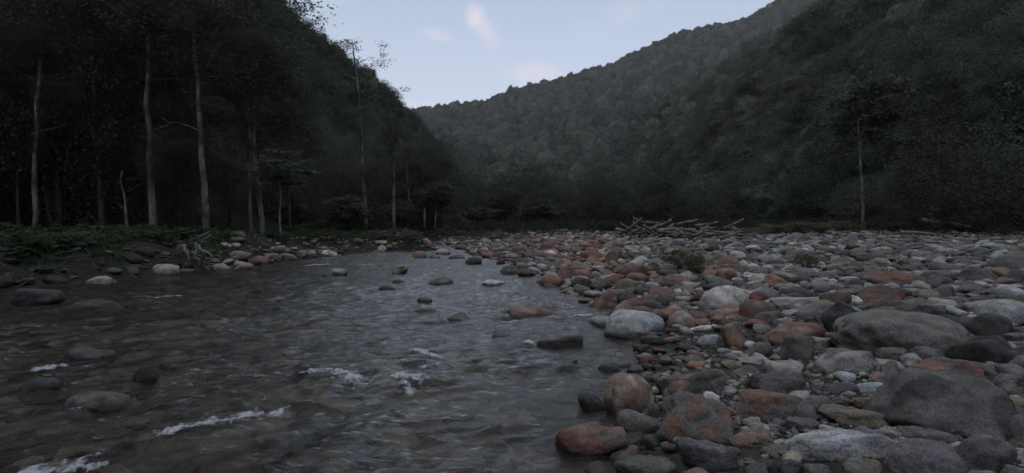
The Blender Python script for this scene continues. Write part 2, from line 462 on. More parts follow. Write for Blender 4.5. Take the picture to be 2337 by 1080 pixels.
FW = FW[keep]; used, inv = np.unique(FW, return_inverse=True)
tag(add('river', mesh_from('river', WATER_V[used], inv.reshape(FW.shape), M_WATER)), kind='structure')

# ------------------------------------------------------------------ evening haze in the valley
hm = bpy.data.materials.new('valley_haze'); hm.use_nodes = True; hm.node_tree.nodes.clear()
ho = hm.node_tree.nodes.new('ShaderNodeOutputMaterial'); hv = hm.node_tree.nodes.new('ShaderNodeVolumePrincipled')
hv.inputs['Color'].default_value = (.86, .90, .97, 1); hv.inputs['Density'].default_value = HAZE
hm.node_tree.links.new(hv.outputs[0], ho.inputs['Volume'])
bx0, bx1, by0, by1, bz0, bz1 = gx[0] - 20, gx[-1] + 20, gy[0] - 20, gy[-1] + 20, -3, float(P[:, 2].max()) + 25
hvv = [(x, y, z) for x in (bx0, bx1) for y in (by0, by1) for z in (bz0, bz1)]
tag(add('haze', mesh_from('haze', hvv, [(0, 1, 3, 2), (4, 6, 7, 5), (0, 4, 5, 1), (2, 3, 7, 6), (0, 2, 6, 4), (1, 5, 7, 3)], hm, False)), kind='stuff')

# ------------------------------------------------------------------ stones
def ico(sub):
    import bmesh
    bm = bmesh.new(); bmesh.ops.create_icosphere(bm, subdivisions=sub, radius=1.0)
    v = np.array([q.co[:] for q in bm.verts]); f = np.array([[w.index for w in q.verts] for q in bm.faces])
    bm.free(); return v, f
ICO = {k: ico(k) for k in (2, 3, 4, 5)}
def stone_shape(sub, seed, angular=.3, planes=9, lump=.16, custom=None):
    """water-worn stone inside the unit box: a ball cut by a few soft planes, then dented"""
    r = np.random.default_rng(seed)
    v, f = ICO[sub]; d = v.copy()
    nrm = r.normal(size=(planes, 3)); nrm /= np.linalg.norm(nrm, axis=1)[:, None]
    off = r.uniform(1 - angular - .12, 1.0 - angular * .3, planes)
    if custom: nrm = np.concatenate([nrm, [Vector(c[:3]).normalized()[:] for c in custom]]); off = np.concatenate([off, [c[3] for c in custom]])
    pw = 2.25 + 1.3 * angular; base_r = (np.abs(d) ** pw).sum(1) ** (-1 / pw)
    k = 9.0 + 26 * angular
    dots = d @ nrm.T
    lim = np.where(dots > .05, off / np.maximum(dots, .05), 9.0)
    rad = -np.log(np.exp(-k * np.minimum(lim, 3)).sum(1) + np.exp(-k * base_r)) / k
    rad *= 1 + lump * fbm(d * 1.2 + seed * 3.1, 2) + .06 * fbm(d * 3.1 + seed, 2) + (.03 * fbm(d * 8 + seed, 2) if sub > 3 else 0)
    v = d * rad[:, None]
    lo, hi = v.min(0), v.max(0)
    v = (v - (lo + hi) / 2) / (hi - lo) * 2
    return v, f
def patch_cols(v, seed, c2=None, base=None, amount=.5):
    n = fbm(v * 1.3 + seed * 1.7, 3)
    t = smooth(-.12, .12, n - (.5 - amount) * .9)
    g = 1 + .18 * fbm(v * 2.6 + seed, 3)
    cols = np.ones((len(v), 3)) * g[:, None]
    if c2 is not None:
        ratio = np.array(c2) / np.maximum(np.array(base), 1e-3)
        cols = cols * (1 + (ratio[None] - 1) * t[:, None])
    return cols
C = dict(grey=(.20, .195, .19), pale=(.42, .41, .395), white=(.74, .73, .71), dark=(.105, .105, .105), rust=(.27, .16, .125),
         pink=(.34, .235, .205), red=(.235, .125, .108), brown=(.205, .165, .145), cream=(.55, .47, .38), bluewhite=(.52, .55, .62),
         purple=(.195, .185, .215), green=(.17, .185, .15), black=(.045, .045, .045), tan=(.27, .225, .175), orange=(.34, .21, .15))
CNAME = dict(grey='grey', pale='pale grey', white='white', dark='dark grey', rust='rust-red', pink='pinkish', red='dark red', brown='brown',
             cream='cream', bluewhite='bluish white', purple='purplish grey', green='greenish grey', black='blackish', tan='tan', orange='orange')
shared = []
for k in range(14):
    v, f = stone_shape(3, 100 + k, angular=.15 + .4 * (k % 4) / 3, lump=.12 + .08 * (k % 3))
    me = mesh_from('stone', v, f, M_STONE); put_color(me, 'patch', patch_cols(v, k)); shared.append(me)

# box in the photograph: x0, y0, x1, y1, colour, second colour, form, where ('' ground, w in the water), label or None
S = [
 # foreground of the bar
 (1378, 853, 1492, 952, 'cream', 'pink', 'round', '', 'round pink and cream boulder standing at the water edge near the foreground', 'the round pink and cream boulder'),
 (1400, 937, 1522, 997, 'grey', None, 'oval', '', 'grey oval stone tucked in front of the round pink and cream boulder', None),
 (1268, 967, 1432, 1047, 'brown', 'red', 'block', 'w', 'blocky dark reddish brown boulder half sunk in the river at the bottom', 'the reddish boulder half sunk in the river'),
 (1400, 1043, 1540, 1115, 'grey', 'green', 'oval', '', 'smooth greenish grey stone cut by the bottom edge right of the river', 'the greenish stone at the bottom edge'),
 (1492, 980, 1556, 1014, 'dark', None, 'oval', '', None, None), (1508, 1012, 1552, 1040, 'dark', None, 'oval', '', None, None),
 (1478, 918, 1505, 952, 'pale', None, 'block', '', 'small pale pointed stone wedged right of the round pink and cream boulder', None),
 (1494, 899, 1513, 916, 'white', None, 'oval', '', None, None), (1297, 820, 1327, 844, 'black', None, 'round', 'w', 'small black rounded rock poking out of the water left of the bar', None),
 (1393, 823, 1440, 848, 'grey', None, 'oval', '', None, None), (1428, 840, 1462, 858, 'dark', None, 'oval', '', None, None),
 (1322, 893, 1382, 945, 'dark', None, 'oval', 'w', None, None), (1562, 811, 1605, 834, 'grey', None, 'oval', '', None, None),
 (1500, 848, 1664, 918, 'dark', 'pink', 'slab', '', 'broad dark slab with a pale pinkish top, behind the red two-tone boulder', 'the broad dark slab with a pinkish top'),
 (1497, 900, 1676, 1003, 'grey', 'rust', 'long', '', 'long boulder rust-red above and grey below, in the foreground of the bar', 'the red and grey two-tone boulder'),
 (1663, 888, 1832, 958, 'grey', 'rust', 'slab', '', 'flat-topped grey slab with a salmon red patch on its top', 'the slab with the salmon patch'),
 (1805, 914, 1862, 978, 'grey', None, 'oval', '', None, None), (1790, 957, 1868, 992, 'purple', None, 'slab', '', None, None),
 (1708, 855, 1862, 907, 'dark', None, 'slab', '', 'long dark curved slab with a light upper rim behind the salmon-patched slab', 'the curved dark slab'),
 (1745, 826, 1838, 864, 'pale', None, 'slab', '', 'flat pale grey slab just behind the long dark curved slab', None),
 (1604, 893, 1641, 929, 'white', None, 'round', '', 'small egg-shaped white stone above the red and grey two-tone boulder', 'the small egg-shaped white stone'),
 (1658, 975, 1766, 1022, 'tan', 'pink', 'long', '', 'beige and pinkish oblong stone right of the red and grey two-tone boulder', 'the beige oblong stone'),
 (1790, 984, 2030, 1058, 'bluewhite', 'pale', 'slab', '', 'largest bluish white flat slab lying at the bottom of the bar', 'the bluish white flat slab'),
 (1875, 930, 2010, 980, 'tan', 'grey', 'long', '', 'long brownish grey stone just above the bluish white flat slab', 'the brownish stone above the white slab'),
 (1835, 905, 1892, 952, 'brown', 'grey', 'block', '', None, None), (1695, 953, 1742, 982, 'pale', None, 'oval', '', None, None),
 (1739, 973, 1758, 991, 'bluewhite', None, 'oval', '', None, None), (1763, 1003, 1793, 1023, 'pale', None, 'oval', '', None, None),
 (1864, 970, 1904, 988, 'pale', None, 'oval', '', None, None), (1550, 1005, 1682, 1078, 'dark', 'purple', 'slab', '', 'dark slab with a bluish face near the bottom edge, left of centre of the bar', 'the dark slab with a bluish face'),
 (1573, 1024, 1602, 1058, 'pink', None, 'oval', '', None, None), (1713, 1045, 1777, 1090, 'dark', None, 'oval', '', None, None),
 (1777, 1048, 1830, 1088, 'dark', None, 'oval', '', None, None), (1835, 1058, 1897, 1095, 'grey', None, 'oval', '', None, None),
 (1918, 1047, 2022, 1110, 'grey', 'tan', 'oval', '', 'domed brownish grey stone cut by the bottom edge under the bluish white slab', None),
 (1660, 836, 1740, 862, 'grey', None, 'long', '', None, None), (1684, 816, 1742, 834, 'pale', None, 'slab', '', None, None),
 (1905, 849, 1950, 877, 'bluewhite', None, 'oval', '', None, None), (1780, 880, 1808, 895, 'grey', None, 'oval', '', None, None),
 (1816, 893, 1846, 912, 'grey', None, 'oval', '', None, None), (1762, 955, 1790, 976, 'grey', None, 'slab', '', None, None),
 (1740, 990, 1766, 1004, 'pale', None, 'slab', '', None, None), (1628, 1000, 1660, 1020, 'dark', None, 'oval', '', None, None),
 # right foreground
 (2008, 858, 2332, 1020, 'grey', 'dark', 'ridge', '', 'huge angular dark grey boulder with a diagonal ridge at the lower right', 'the huge angular boulder'),
 (2070, 818, 2248, 884, 'dark', 'rust', 'long', '', 'dark boulder with an orange brown patch right behind the huge angular boulder', 'the dark boulder with an orange patch'),
 (2025, 1006, 2197, 1110, 'grey', 'purple', 'round', '', 'rounded blue-grey boulder cut by the bottom edge near the right corner', 'the rounded blue-grey boulder'),
 (2172, 998, 2310, 1085, 'grey', 'dark', 'oval', '', 'grooved grey boulder in the bottom right corner', 'the grooved boulder in the bottom right corner'),
 (2058, 976, 2170, 1022, 'grey', None, 'slab', '', 'flat grey stone wedged under the huge angular boulder', None),
 (2006, 975, 2063, 1012, 'purple', 'pale', 'oval', '', None, None), (2040, 963, 2083, 981, 'pale', None, 'oval', '', None, None),
 (1990, 822, 2060, 852, 'pale', None, 'slab', '', None, None), (2000, 797, 2074, 827, 'grey', None, 'slab', '', 'flat grey stone leaning on the foot of the huge smooth rounded boulder', None),
 (2075, 788, 2168, 832, 'grey', None, 'oval', '', 'smooth grey stone in front of the huge smooth rounded boulder', 'the smooth stone before the rounded boulder'),
 (2056, 806, 2118, 840, 'pale', None, 'oval', '', None, None), (1992, 846, 2062, 897, 'purple', None, 'block', '', 'layered purplish stone left of the huge angular boulder', None),
 (2248, 852, 2340, 888, 'dark', 'grey', 'slab', '', None, None), (2290, 1062, 2350, 1110, 'grey', None, 'oval', '', None, None),
 (2298, 888, 2350, 1020, 'grey', None, 'slab', '', 'tall pale grey slab leaning against the right end of the huge angular boulder', None),
 (1912, 711, 2212, 818, 'brown', 'grey', 'round', '', 'huge smooth rounded brownish boulder, the biggest on the bar', 'the huge smooth rounded boulder'),
 (1976, 683, 2078, 722, 'dark', 'grey', 'oval', '', None, None), (1962, 650, 2062, 695, 'brown', 'red', 'block', '', 'pointed reddish brown rock right above the huge smooth rounded boulder', 'the pointed reddish rock'),
 (1872, 687, 1985, 765, 'black', 'dark', 'oval', '', 'nearly black boulder touching the left side of the huge smooth rounded boulder', 'the nearly black boulder'),
 (2093, 692, 2156, 724, 'grey', None, 'slab', '', None, None), (2150, 693, 2202, 714, 'grey', None, 'slab', '', None, None),
 (2234, 682, 2350, 738, 'pale', 'bluewhite', 'round', '', 'large pale mottled boulder at the right edge of the photo', 'the pale mottled boulder at the right edge'),
 (2188, 712, 2300, 768, 'dark', None, 'long', '', None, None), (2168, 766, 2302, 832, 'black', 'dark', 'block', '', 'very dark boulder right of the huge smooth rounded boulder', 'the very dark boulder'),
 (2293, 760, 2350, 788, 'grey', None, 'slab', '', None, None), (2290, 798, 2350, 834, 'dark', None, 'oval', '', None, None),
 (2123, 649, 2177, 682, 'purple', None, 'oval', '', None, None), (2077, 641, 2127, 669, 'pale', None, 'slab', '', None, None),
 (2297, 649, 2342, 668, 'pale', None, 'oval', '', None, None), (2178, 680, 2222, 701, 'grey', None, 'oval', '', None, None),
 (1958, 619, 2092, 652, 'red', 'brown', 'long', '', 'long dull red slab at mid distance on the right of the bar', 'the long dull red slab'),
 (2118, 624, 2182, 650, 'dark', None, 'oval', '', None, None), (2113, 597, 2192, 626, 'grey', None, 'long', '', None, None),
 (2193, 612, 2292, 648, 'dark', 'grey', 'long', '', None, None), (2198, 601, 2248, 616, 'pale', None, 'slab', '', None, None),
 (2253, 578, 2350, 624, 'grey', None, 'round', '', 'big grey domed boulder in the distance at the right edge', 'the distant domed boulder at the right edge'),
 (2292, 613, 2350, 652, 'dark', None, 'oval', '', None, None), (2128, 566, 2170, 586, 'pale', None, 'oval', '', None, None),
 (2182, 631, 2206, 651, 'grey', None, 'oval', '', None, None), (2206, 640, 2228, 657, 'grey', None, 'oval', '', None, None),
 (2040, 574, 2077, 592, 'grey', None, 'oval', '', None, None), (2074, 598, 2107, 616, 'grey', None, 'oval', '', None, None),
 # middle of the bar
 (1378, 709, 1517, 772, 'white', 'bluewhite', 'round', 'w', 'large white and grey boulder at the waterline in the middle of the photo', 'the large white boulder at the waterline'),
 (1350, 660, 1413, 708, 'orange', 'brown', 'pyramid', 'w', 'orange-brown pyramid-shaped rock at the water edge', 'the orange pyramid rock'),
 (1336, 686, 1357, 702, 'cream', None, 'round', 'w', 'tiny bright cream stone touching the left foot of the orange pyramid rock', None),
 (1524, 710, 1586, 750, 'pale', 'pink', 'round', '', 'rounded pale stone with a small reddish spot, right of the large white boulder', 'the pale stone with a reddish spot'),
 (1460, 765, 1524, 792, 'dark', None, 'slab', '', None, None), (1464, 683, 1510, 714, 'grey', None, 'round', '', None, None),
 (1497, 667, 1537, 697, 'brown', 'grey', 'round', '', None, None), (1443, 650, 1475, 674, 'green', None, 'round', '', None, None),
 (1474, 654, 1547, 687, 'red', 'brown', 'long', '', 'dark red oblong boulder behind the large white boulder at the waterline', 'the dark red oblong boulder'),
 (1537, 675, 1577, 692, 'pale', None, 'slab', '', None, None), (1537, 658, 1557, 676, 'white', None, 'block', '', None, None),
 (1555, 661, 1577, 682, 'pale', None, 'block', '', None, None), (1540, 688, 1571, 706, 'pale', None, 'oval', '', None, None),
 (1522, 698, 1556, 713, 'pale', None, 'slab', '', None, None), (1508, 626, 1585, 660, 'rust', 'brown', 'long', '', 'large rust-brown boulder in the reddish middle of the bar', 'the large rust-brown boulder'),
 (1440, 622, 1482, 645, 'pink', 'red', 'oval', '', None, None), (1407, 663, 1452, 692, 'green', 'dark', 'oval', '', None, None),
 (1404, 640, 1452, 668, 'grey', 'brown', 'oval', '', None, None), (1570, 744, 1626, 757, 'white', None, 'slab', '', None, None),
 (1534, 742, 1574, 759, 'pale', None, 'slab', '', None, None), (1584, 762, 1641, 794, 'bluewhite', 'pale', 'block', '', 'jagged bluish white rock left of the square brown block', 'the jagged bluish white rock'),
 (1540, 784, 1590, 806, 'dark', None, 'oval', '', None, None),
 (1600, 650, 1710, 708, 'pale', 'white', 'round', '', 'big pale boulder in the middle of the bar with red stones round it', 'the big pale boulder amid red stones'),
 (1577, 662, 1628, 692, 'red', 'rust', 'oval', '', 'dull red stone against the left side of the big pale mid-bar boulder', None),
 (1624, 703, 1710, 730, 'pink', 'rust', 'long', '', 'salmon pink oblong stone just below the big pale mid-bar boulder', None),
 (1688, 684, 1768, 730, 'red', 'brown', 'round', '', 'dark red-brown rounded boulder right of the big pale mid-bar boulder', 'the dark red-brown boulder'),
 (1640, 734, 1703, 797, 'brown', 'orange', 'block', '', 'square brown block with an orange face', 'the square brown block'),
 (1702, 729, 1757, 753, 'red', None, 'oval', '', None, None), (1803, 684, 1922, 724, 'tan', 'grey', 'long', '', 'long brownish grey boulder left of the nearly black boulder', 'the long boulder left of the black one'),
 (1768, 678, 1862, 706, 'pale', None, 'slab', '', None, None), (1738, 735, 1876, 788, 'tan', 'red', 'long', '', 'long tan and reddish slab slanting up towards the nearly black boulder', 'the long slanting tan slab'),
 (1700, 780, 1762, 815, 'grey', None, 'oval', '', 'smooth grey egg-shaped stone below the long slanting tan slab', None),
 (1772, 768, 1862, 824, 'green', 'dark', 'block', '', 'dark greenish faceted boulder between the grey egg stone and a large pale one', 'the greenish faceted boulder'),
 (1850, 797, 1984, 856, 'pale', 'grey', 'block', '', 'large pale grey lumpy boulder at the foot of the huge smooth rounded boulder', 'the large pale lumpy boulder'),
 (1807, 721, 1852, 741, 'dark', None, 'oval', '', None, None), (1756, 808, 1783, 827, 'pale', None, 'oval', '', None, None),
 (1868, 759, 1916, 772, 'grey', None, 'slab', '', None, None), (1843, 770, 1902, 797, 'pale', None, 'slab', '', None, None),
 (1845, 828, 1860, 843, 'white', None, 'round', '', None, None), (1734, 624, 1797, 652, 'orange', 'rust', 'oval', '', 'salmon orange stone on the far middle of the bar', 'the salmon orange stone'),
 (1757, 646, 1810, 660, 'dark', None, 'slab', '', None, None), (1847, 638, 1893, 664, 'pale', None, 'oval', '', None, None),
 (1890, 636, 1911, 649, 'white', None, 'oval', '', None, None), (1937, 674, 1966, 694, 'white', None, 'oval', '', None, None),
 (1958, 659, 2002, 682, 'pale', None, 'slab', '', None, None), (1708, 664, 1747, 692, 'red', None, 'oval', '', None, None),
 (1624, 720, 1656, 740, 'pink', None, 'oval', '', None, None), (1654, 721, 1682, 740, 'pale', None, 'oval', '', None, None),
 (1760, 721, 1806, 742, 'pale', None, 'slab', '', None, None), (1925, 634, 1977, 664, 'dark', None, 'oval', '', None, None),
 (1634, 795, 1666, 810, 'pale', None, 'slab', '', None, None), (1661, 799, 1693, 816, 'bluewhite', None, 'oval', '', None, None),
 (1686, 808, 1713, 821, 'pale', None, 'slab', '', None, None),
 # far bar
 (1612, 581, 1687, 610, 'brown', 'pink', 'round', '', 'rounded pinkish brown boulder standing alone on the far bar', 'the lone pinkish brown boulder'),
 (1439, 586, 1480, 603, 'white', None, 'slab', '', 'white wedge-shaped stone lying on the reddish far bar', 'the white wedge-shaped stone'),
 (1407, 590, 1428, 603, 'cream', None, 'oval', '', None, None), (1459, 562, 1486, 579, 'pale', None, 'round', '', None, None),
 (1484, 563, 1512, 583, 'brown', None, 'round', '', None, None), (1406, 599, 1487, 632, 'red', 'brown', 'long', '', 'dark red hump-backed boulder in front of the white wedge-shaped stone', 'the dark red hump-backed boulder'),
 (1477, 596, 1506, 621, 'green', None, 'round', '', None, None), (1502, 602, 1546, 627, 'grey', 'pink', 'round', '', 'speckled grey boulder just below the green bush on the bar', 'the speckled boulder below the bush'),
 (1428, 574, 1482, 597, 'purple', 'brown', 'block', '', None, None), (1378, 569, 1420, 602, 'brown', 'pink', 'block', '', None, None),
 (1500, 574, 1531, 591, 'green', None, 'oval', '', None, None), (1584, 587, 1613, 609, 'grey', None, 'oval', '', None, None),
 (1589, 605, 1613, 615, 'white', None, 'slab', '', None, None), (1381, 626, 1422, 653, 'red', 'rust', 'oval', '', None, None),
 (1464, 645, 1507, 656, 'bluewhite', None, 'slab', '', None, None), (1633, 611, 1682, 641, 'pink', 'red', 'oval', '', None, None),
 (1706, 601, 1732, 614, 'white', None, 'oval', '', None, None), (1685, 593, 1707, 610, 'white', None, 'oval', '', None, None),
 (1696, 621, 1722, 634, 'white', None, 'oval', '', None, None), (1594, 551, 1626, 563, 'brown', None, 'oval', '', None, None),
 (1374, 534, 1393, 544, 'white', None, 'oval', '', None, None), (1699, 559, 1737, 576, 'bluewhite', None, 'block', '', None, None),
 (1729, 579, 1793, 603, 'pale', None, 'long', '', None, None), (1777, 600, 1813, 619, 'white', None, 'block', '', None, None),
 (1883, 597, 1967, 619, 'dark', 'pink', 'long', '', None, None), (1889, 561, 1907, 576, 'white', None, 'oval', '', None, None),
 (1924, 559, 1957, 576, 'black', None, 'oval', '', None, None), (1925, 577, 1992, 593, 'pink', None, 'slab', '', None, None),
 (1829, 566, 1849, 574, 'white', None, 'slab', '', None, None),
 (1230, 552, 1267, 574, 'rust', 'red', 'block', '', 'dull red rock on the far tip of the bar', 'the dull red rock at the far tip'),
 (1244, 571, 1272, 586, 'white', None, 'oval', '', None, None), (1328, 571, 1377, 598, 'orange', 'rust', 'block', '', 'orange boulder among pink stones on the far left part of the bar', 'the orange boulder among pink stones'),
 (1273, 589, 1306, 611, 'pink', None, 'oval', '', None, None), (1299, 594, 1332, 613, 'pink', 'pale', 'oval', '', None, None),
 (1328, 597, 1350, 613, 'pale', None, 'oval', '', None, None), (1315, 617, 1352, 642, 'pink', 'orange', 'oval', '', None, None),
 (1350, 619, 1374, 636, 'pale', None, 'round', '', None, None), (1271, 604, 1317, 644, 'brown', 'pink', 'slab', '', None, None),
 (1377, 572, 1402, 591, 'white', 'pink', 'oval', '', None, None), (1224, 602, 1250, 616, 'bluewhite', None, 'slab', '', None, None),
 (1300, 630, 1350, 660, 'brown', 'dark', 'oval', '', None, None), (1345, 636, 1390, 664, 'dark', 'brown', 'oval', '', None, None),
 # in and beside the river
 (1088, 636, 1153, 657, 'white', 'bluewhite', 'oval', 'w', 'smooth lavender white stone standing alone in the middle of the stream', 'the lavender white stone in midstream'),
 (1231, 624, 1283, 654, 'rust', 'orange', 'round', 'w', 'rounded rust-orange boulder at the water edge of the bar', 'the rust-orange boulder at the water edge'),
 (1223, 637, 1236, 649, 'pale', None, 'oval', 'w', None, None), (1157, 693, 1267, 728, 'pink', 'tan', 'lobed', 'w', 'long pinkish beige stone with a humped left end lying in the river', 'the long pinkish stone in the river'),
 (1061, 585, 1100, 604, 'green', 'dark', 'oval', 'w', None, None), (1131, 590, 1154, 604, 'dark', None, 'oval', 'w', None, None),
 (1082, 567, 1096, 576, 'white', None, 'oval', 'w', None, None), (1277, 651, 1302, 663, 'pale', None, 'oval', 'w', None, None),
 (1143, 606, 1186, 625, 'dark', 'green', 'oval', 'w', None, None), (1180, 611, 1224, 632, 'dark', 'brown', 'oval', 'w', None, None),
 (190, 630, 264, 650, 'pale', None, 'oval', 'w', 'flat pale stone at the dark left water edge, leftmost of the pale ones', 'the leftmost flat pale stone'),
 (354, 603, 407, 631, 'pale', None, 'oval', 'w', 'pale egg-shaped stone at the foot of the left bank near the driftwood roots', 'the pale egg stone under the left bank'),
 (410, 613, 448, 624, 'grey', None, 'oval', 'w', None, None), (284, 604, 327, 632, 'dark', None, 'round', '', None, None),
 (244, 611, 277, 632, 'dark', None, 'oval', '', None, None), (289, 627, 311, 638, 'dark', None, 'oval', 'w', None, None),
 (484, 601, 528, 619, 'pale', None, 'oval', 'w', 'pale flat stone just right of the driftwood root tangle', None),
 (517, 572, 574, 598, 'tan', 'pink', 'round', '', 'tan boulder on the left shore right of the driftwood root tangle', 'the tan boulder on the left shore'),
 (534, 600, 579, 618, 'pink', 'grey', 'oval', 'w', None, None), (582, 583, 614, 606, 'pink', None, 'round', '', None, None),
 (563, 589, 597, 609, 'brown', 'red', 'block', '', None, None), (604, 577, 642, 597, 'tan', None, 'oval', '', None, None),
 (636, 578, 678, 597, 'pale', None, 'slab', '', None, None), (675, 572, 700, 590, 'pink', None, 'block', '', None, None),
 (698, 570, 722, 588, 'pale', None, 'oval', '', None, None), (735, 570, 771, 588, 'pink', 'white', 'slab', '', None, None),
 (754, 612, 795, 630, 'pale', None, 'round', 'w', 'pale dome-shaped stone in the river left of the cream rock', 'the pale dome stone in the river'),
 (737, 620, 763, 633, 'grey', None, 'oval', 'w', None, None), (894, 604, 932, 628, 'cream', 'tan', 'block', 'w', 'bright cream coloured rock standing in the river', 'the bright cream rock in the river'),
 (942, 572, 974, 590, 'brown', 'pink', 'round', 'w', 'pinkish brown rounded rock where the river bends out of sight', 'the pinkish rock at the river bend'),
 (994, 567, 1028, 582, 'pale', None, 'slab', 'w', None, None), (1024, 581, 1061, 593, 'brown', None, 'slab', 'w', None, None),
 (974, 581, 1007, 592, 'brown', None, 'slab', 'w', None, None), (854, 549, 884, 564, 'pink', 'pale', 'block', '', None, None),
 (861, 559, 881, 577, 'white', None, 'block', '', None, None), (878, 559, 897, 574, 'pink', None, 'oval', '', None, None),
 (964, 544, 986, 561, 'cream', None, 'oval', '', None, None), (970, 634, 1036, 654, 'dark', 'green', 'oval', 'w', 'dark mossy rock in midstream left of the lavender white stone', 'the dark mossy rock in midstream'),
 (893, 637, 926, 650, 'dark', None, 'oval', 'w', None, None), (953, 679, 987, 691, 'dark', None, 'oval', 'w', None, None),
 (938, 705, 1002, 723, 'dark', 'green', 'oval', 'w', None, None), (1010, 715, 1082, 739, 'brown', 'dark', 'oval', 'w', 'low brown rock awash in the river left of the long pinkish stone', 'the low brown rock awash'),
 (158, 891, 293, 950, 'grey', 'dark', 'round', 'w', 'large rounded grey boulder rising from dark water at the lower left', 'the large grey boulder at the lower left'),
 (20, 655, 137, 698, 'dark', None, 'oval', 'w', 'dark humped rock in the shadowed water at the left edge', 'the dark humped rock at the left'),
 (158, 684, 282, 712, 'dark', None, 'long', 'w', None, None), (300, 838, 362, 884, 'black', None, 'round', 'w', 'black wet rock in the rapids above the large grey lower-left boulder', 'the black rock in the rapids'),
 (0, 794, 52, 812, 'grey', None, 'slab', 'w', None, None), (1222, 769, 1332, 793, 'dark', 'brown', 'slab', 'w', None, None),
 (613, 699, 662, 712, 'dark', None, 'oval', 'w', None, None), (55, 860, 150, 905, 'dark', None, 'oval', 'w', None, None),
 (130, 790, 255, 832, 'dark', None, 'long', 'w', None, None), (560, 655, 600, 668, 'dark', None, 'oval', 'w', None, None),
 (1005, 1042, 1062, 1088, 'cream', 'tan', 'block', 'u', 'yellowish stone lying under the water at the bottom middle of the photo', 'the sunken yellowish stone'),
 (606, 902, 646, 922, 'orange', 'tan', 'oval', 'u', 'amber stone under water at the right end of the long foam crest', 'the amber stone by the long foam crest'),
 (856, 876, 925, 902, 'tan', None, 'oval', 'u', None, None), (1138, 888, 1194, 918, 'pale', None, 'oval', 'u', None, None), (375, 862, 488, 892, 'tan', 'grey', 'oval', 'u', None, None),
 (268, 845, 322, 886, 'grey', 'tan', 'oval', 'u', None, None), (1008, 922, 1082, 950, 'grey', None, 'oval', 'u', None, None), (655, 962, 720, 990, 'grey', None, 'oval', 'u', None, None),
 (1210, 905, 1275, 935, 'grey', None, 'slab', 'u', None, None), (1145, 845, 1195, 864, 'pale', None, 'oval', 'u', None, None), (820, 965, 880, 990, 'pale', 'grey', 'oval', 'u', None, None),
 (745, 654, 792, 674, 'pink', 'orange', 'oval', 'u', None, None), (470, 740, 540, 764, 'grey', None, 'oval', 'u', None, None), (620, 800, 690, 824, 'grey', 'tan', 'oval', 'u', None, None),
 (860, 650, 905, 664, 'dark', None, 'oval', 'w', None, None), (1120, 760, 1165, 774, 'dark', None, 'oval', 'w', None, None),
]
stones = []        # dict per stone that will be an object of its own
circles = []
def solve_box(x0, y0, x1, y1, water):
    floor = -0.01 if water else -9e9
    cx = (x0 + x1) / 2
    gx_, gy_, gz_ = hit(cx, min(y1, 1300), floor)
    kd = .8
    for _ in range(8):
        W = (x1 - x0) * gy_ / F_PX
        D = kd * W
        for _i in range(3):
            yc = gy_ + .42 * D; W = (x1 - x0) * yc / F_PX; D = kd * W
        xc = gx_ * yc / gy_
        g = max(tz(xc, yc), floor)
        zt = CAM_Z + px_dir(cx, y0).z / px_dir(cx, y0).y * yc
        Hv = zt - g
        if Hv >= .2 * W or kd < .4: break
        kd *= .85
    Hv = min(max(Hv, .14 * W), 1.15 * W)
    return xc, yc, g, W, D, Hv
for i, (x0, y0, x1, y1, c, c2, form, where, label, short) in enumerate(S):
    xc, yc, g, W, D, Hv = solve_box(x0, y0, x1, y1, where in 'wu' and where != '')
    circles.append((xc, yc, .42 * max(W, D), max(x1 - x0, 3 * (y1 - y0))))
    big = (x1 - x0) > 55
    sub = 5 if (x1 - x0) > 150 else 4 if big else 3
    if form == 'round': v, f = stone_shape(sub, i, .07, 5, .06)
    elif form == 'oval': v, f = stone_shape(sub, i, .28, 9, .15)
    elif form == 'slab': v, f = stone_shape(sub, i, .45, 8, .15, [(0, 0, 1, .52), (.15, -.1, -1, .55), (.2, -1, .15, .7)])
    elif form == 'long': v, f = stone_shape(sub, i, .32, 10, .22)
    elif form == 'block': v, f = stone_shape(sub, i, .5, 10, .10, [(0, 0, 1, .62), (.1, -1, .15, .62), (1, .1, .1, .72), (-1, -.2, 0, .72)])
    elif form == 'pyramid': v, f = stone_shape(sub, i, .4, 3, .06, [(-.85, -.2, .62, .34), (.9, -.1, .30, .45), (0, -1, .3, .5), (0, 1, .5, .5)])
    elif form == 'ridge': v, f = stone_shape(5, i, .55, 7, .10, [(.22, -.30, 1, .60), (-.40, -1, .12, .52), (-.9, -.1, .62, .60), (.95, -.35, .42, .78)])
    elif form == 'lobed':
        v, f = stone_shape(4, i, .2, 8, .10); v[:, 2] *= 1 - .30 * np.exp(-((v[:, 0] + .12) / .28) ** 2) - .12 * (v[:, 0] > 0)
    frac = .86 if big and form != 'slab' else .72
    sc = (W / 2, D / 2, Hv * frac); zc = g + Hv * (1 - frac)
    if where == 'w': sc = (W / 2 * 1.02, D / 2, (Hv + .12) / 2); zc = g + Hv - sc[2]
    if where == 'u': sc = (W / 2, max(D, (px_on_plane(600, y0)[1] - px_on_plane(600, y1)[1]) * .9) / 2, W * .22); zc = -.028 - sc[2]
    if big or c2:
        me = mesh_from('stone', v, f, M_STONE)
        put_color(me, 'patch', patch_cols(v, i, C[c2] if c2 else None, C[c], .5))
    else: me = shared[i % len(shared)]
    rz = 0 if big else rng.uniform(-.3, .3)
    stones.append(dict(me=me, loc=(xc, yc, zc), sc=sc, rot=(rng.uniform(-.06, .06), rng.uniform(-.1, .1), rz), c=c, c2=c2, form=form, where=where,
                       label=label, short=short, px=((x0 + x1) / 2, (y0 + y1) / 2), size=x1 - x0, bank='left' if xc < -5 else ''))

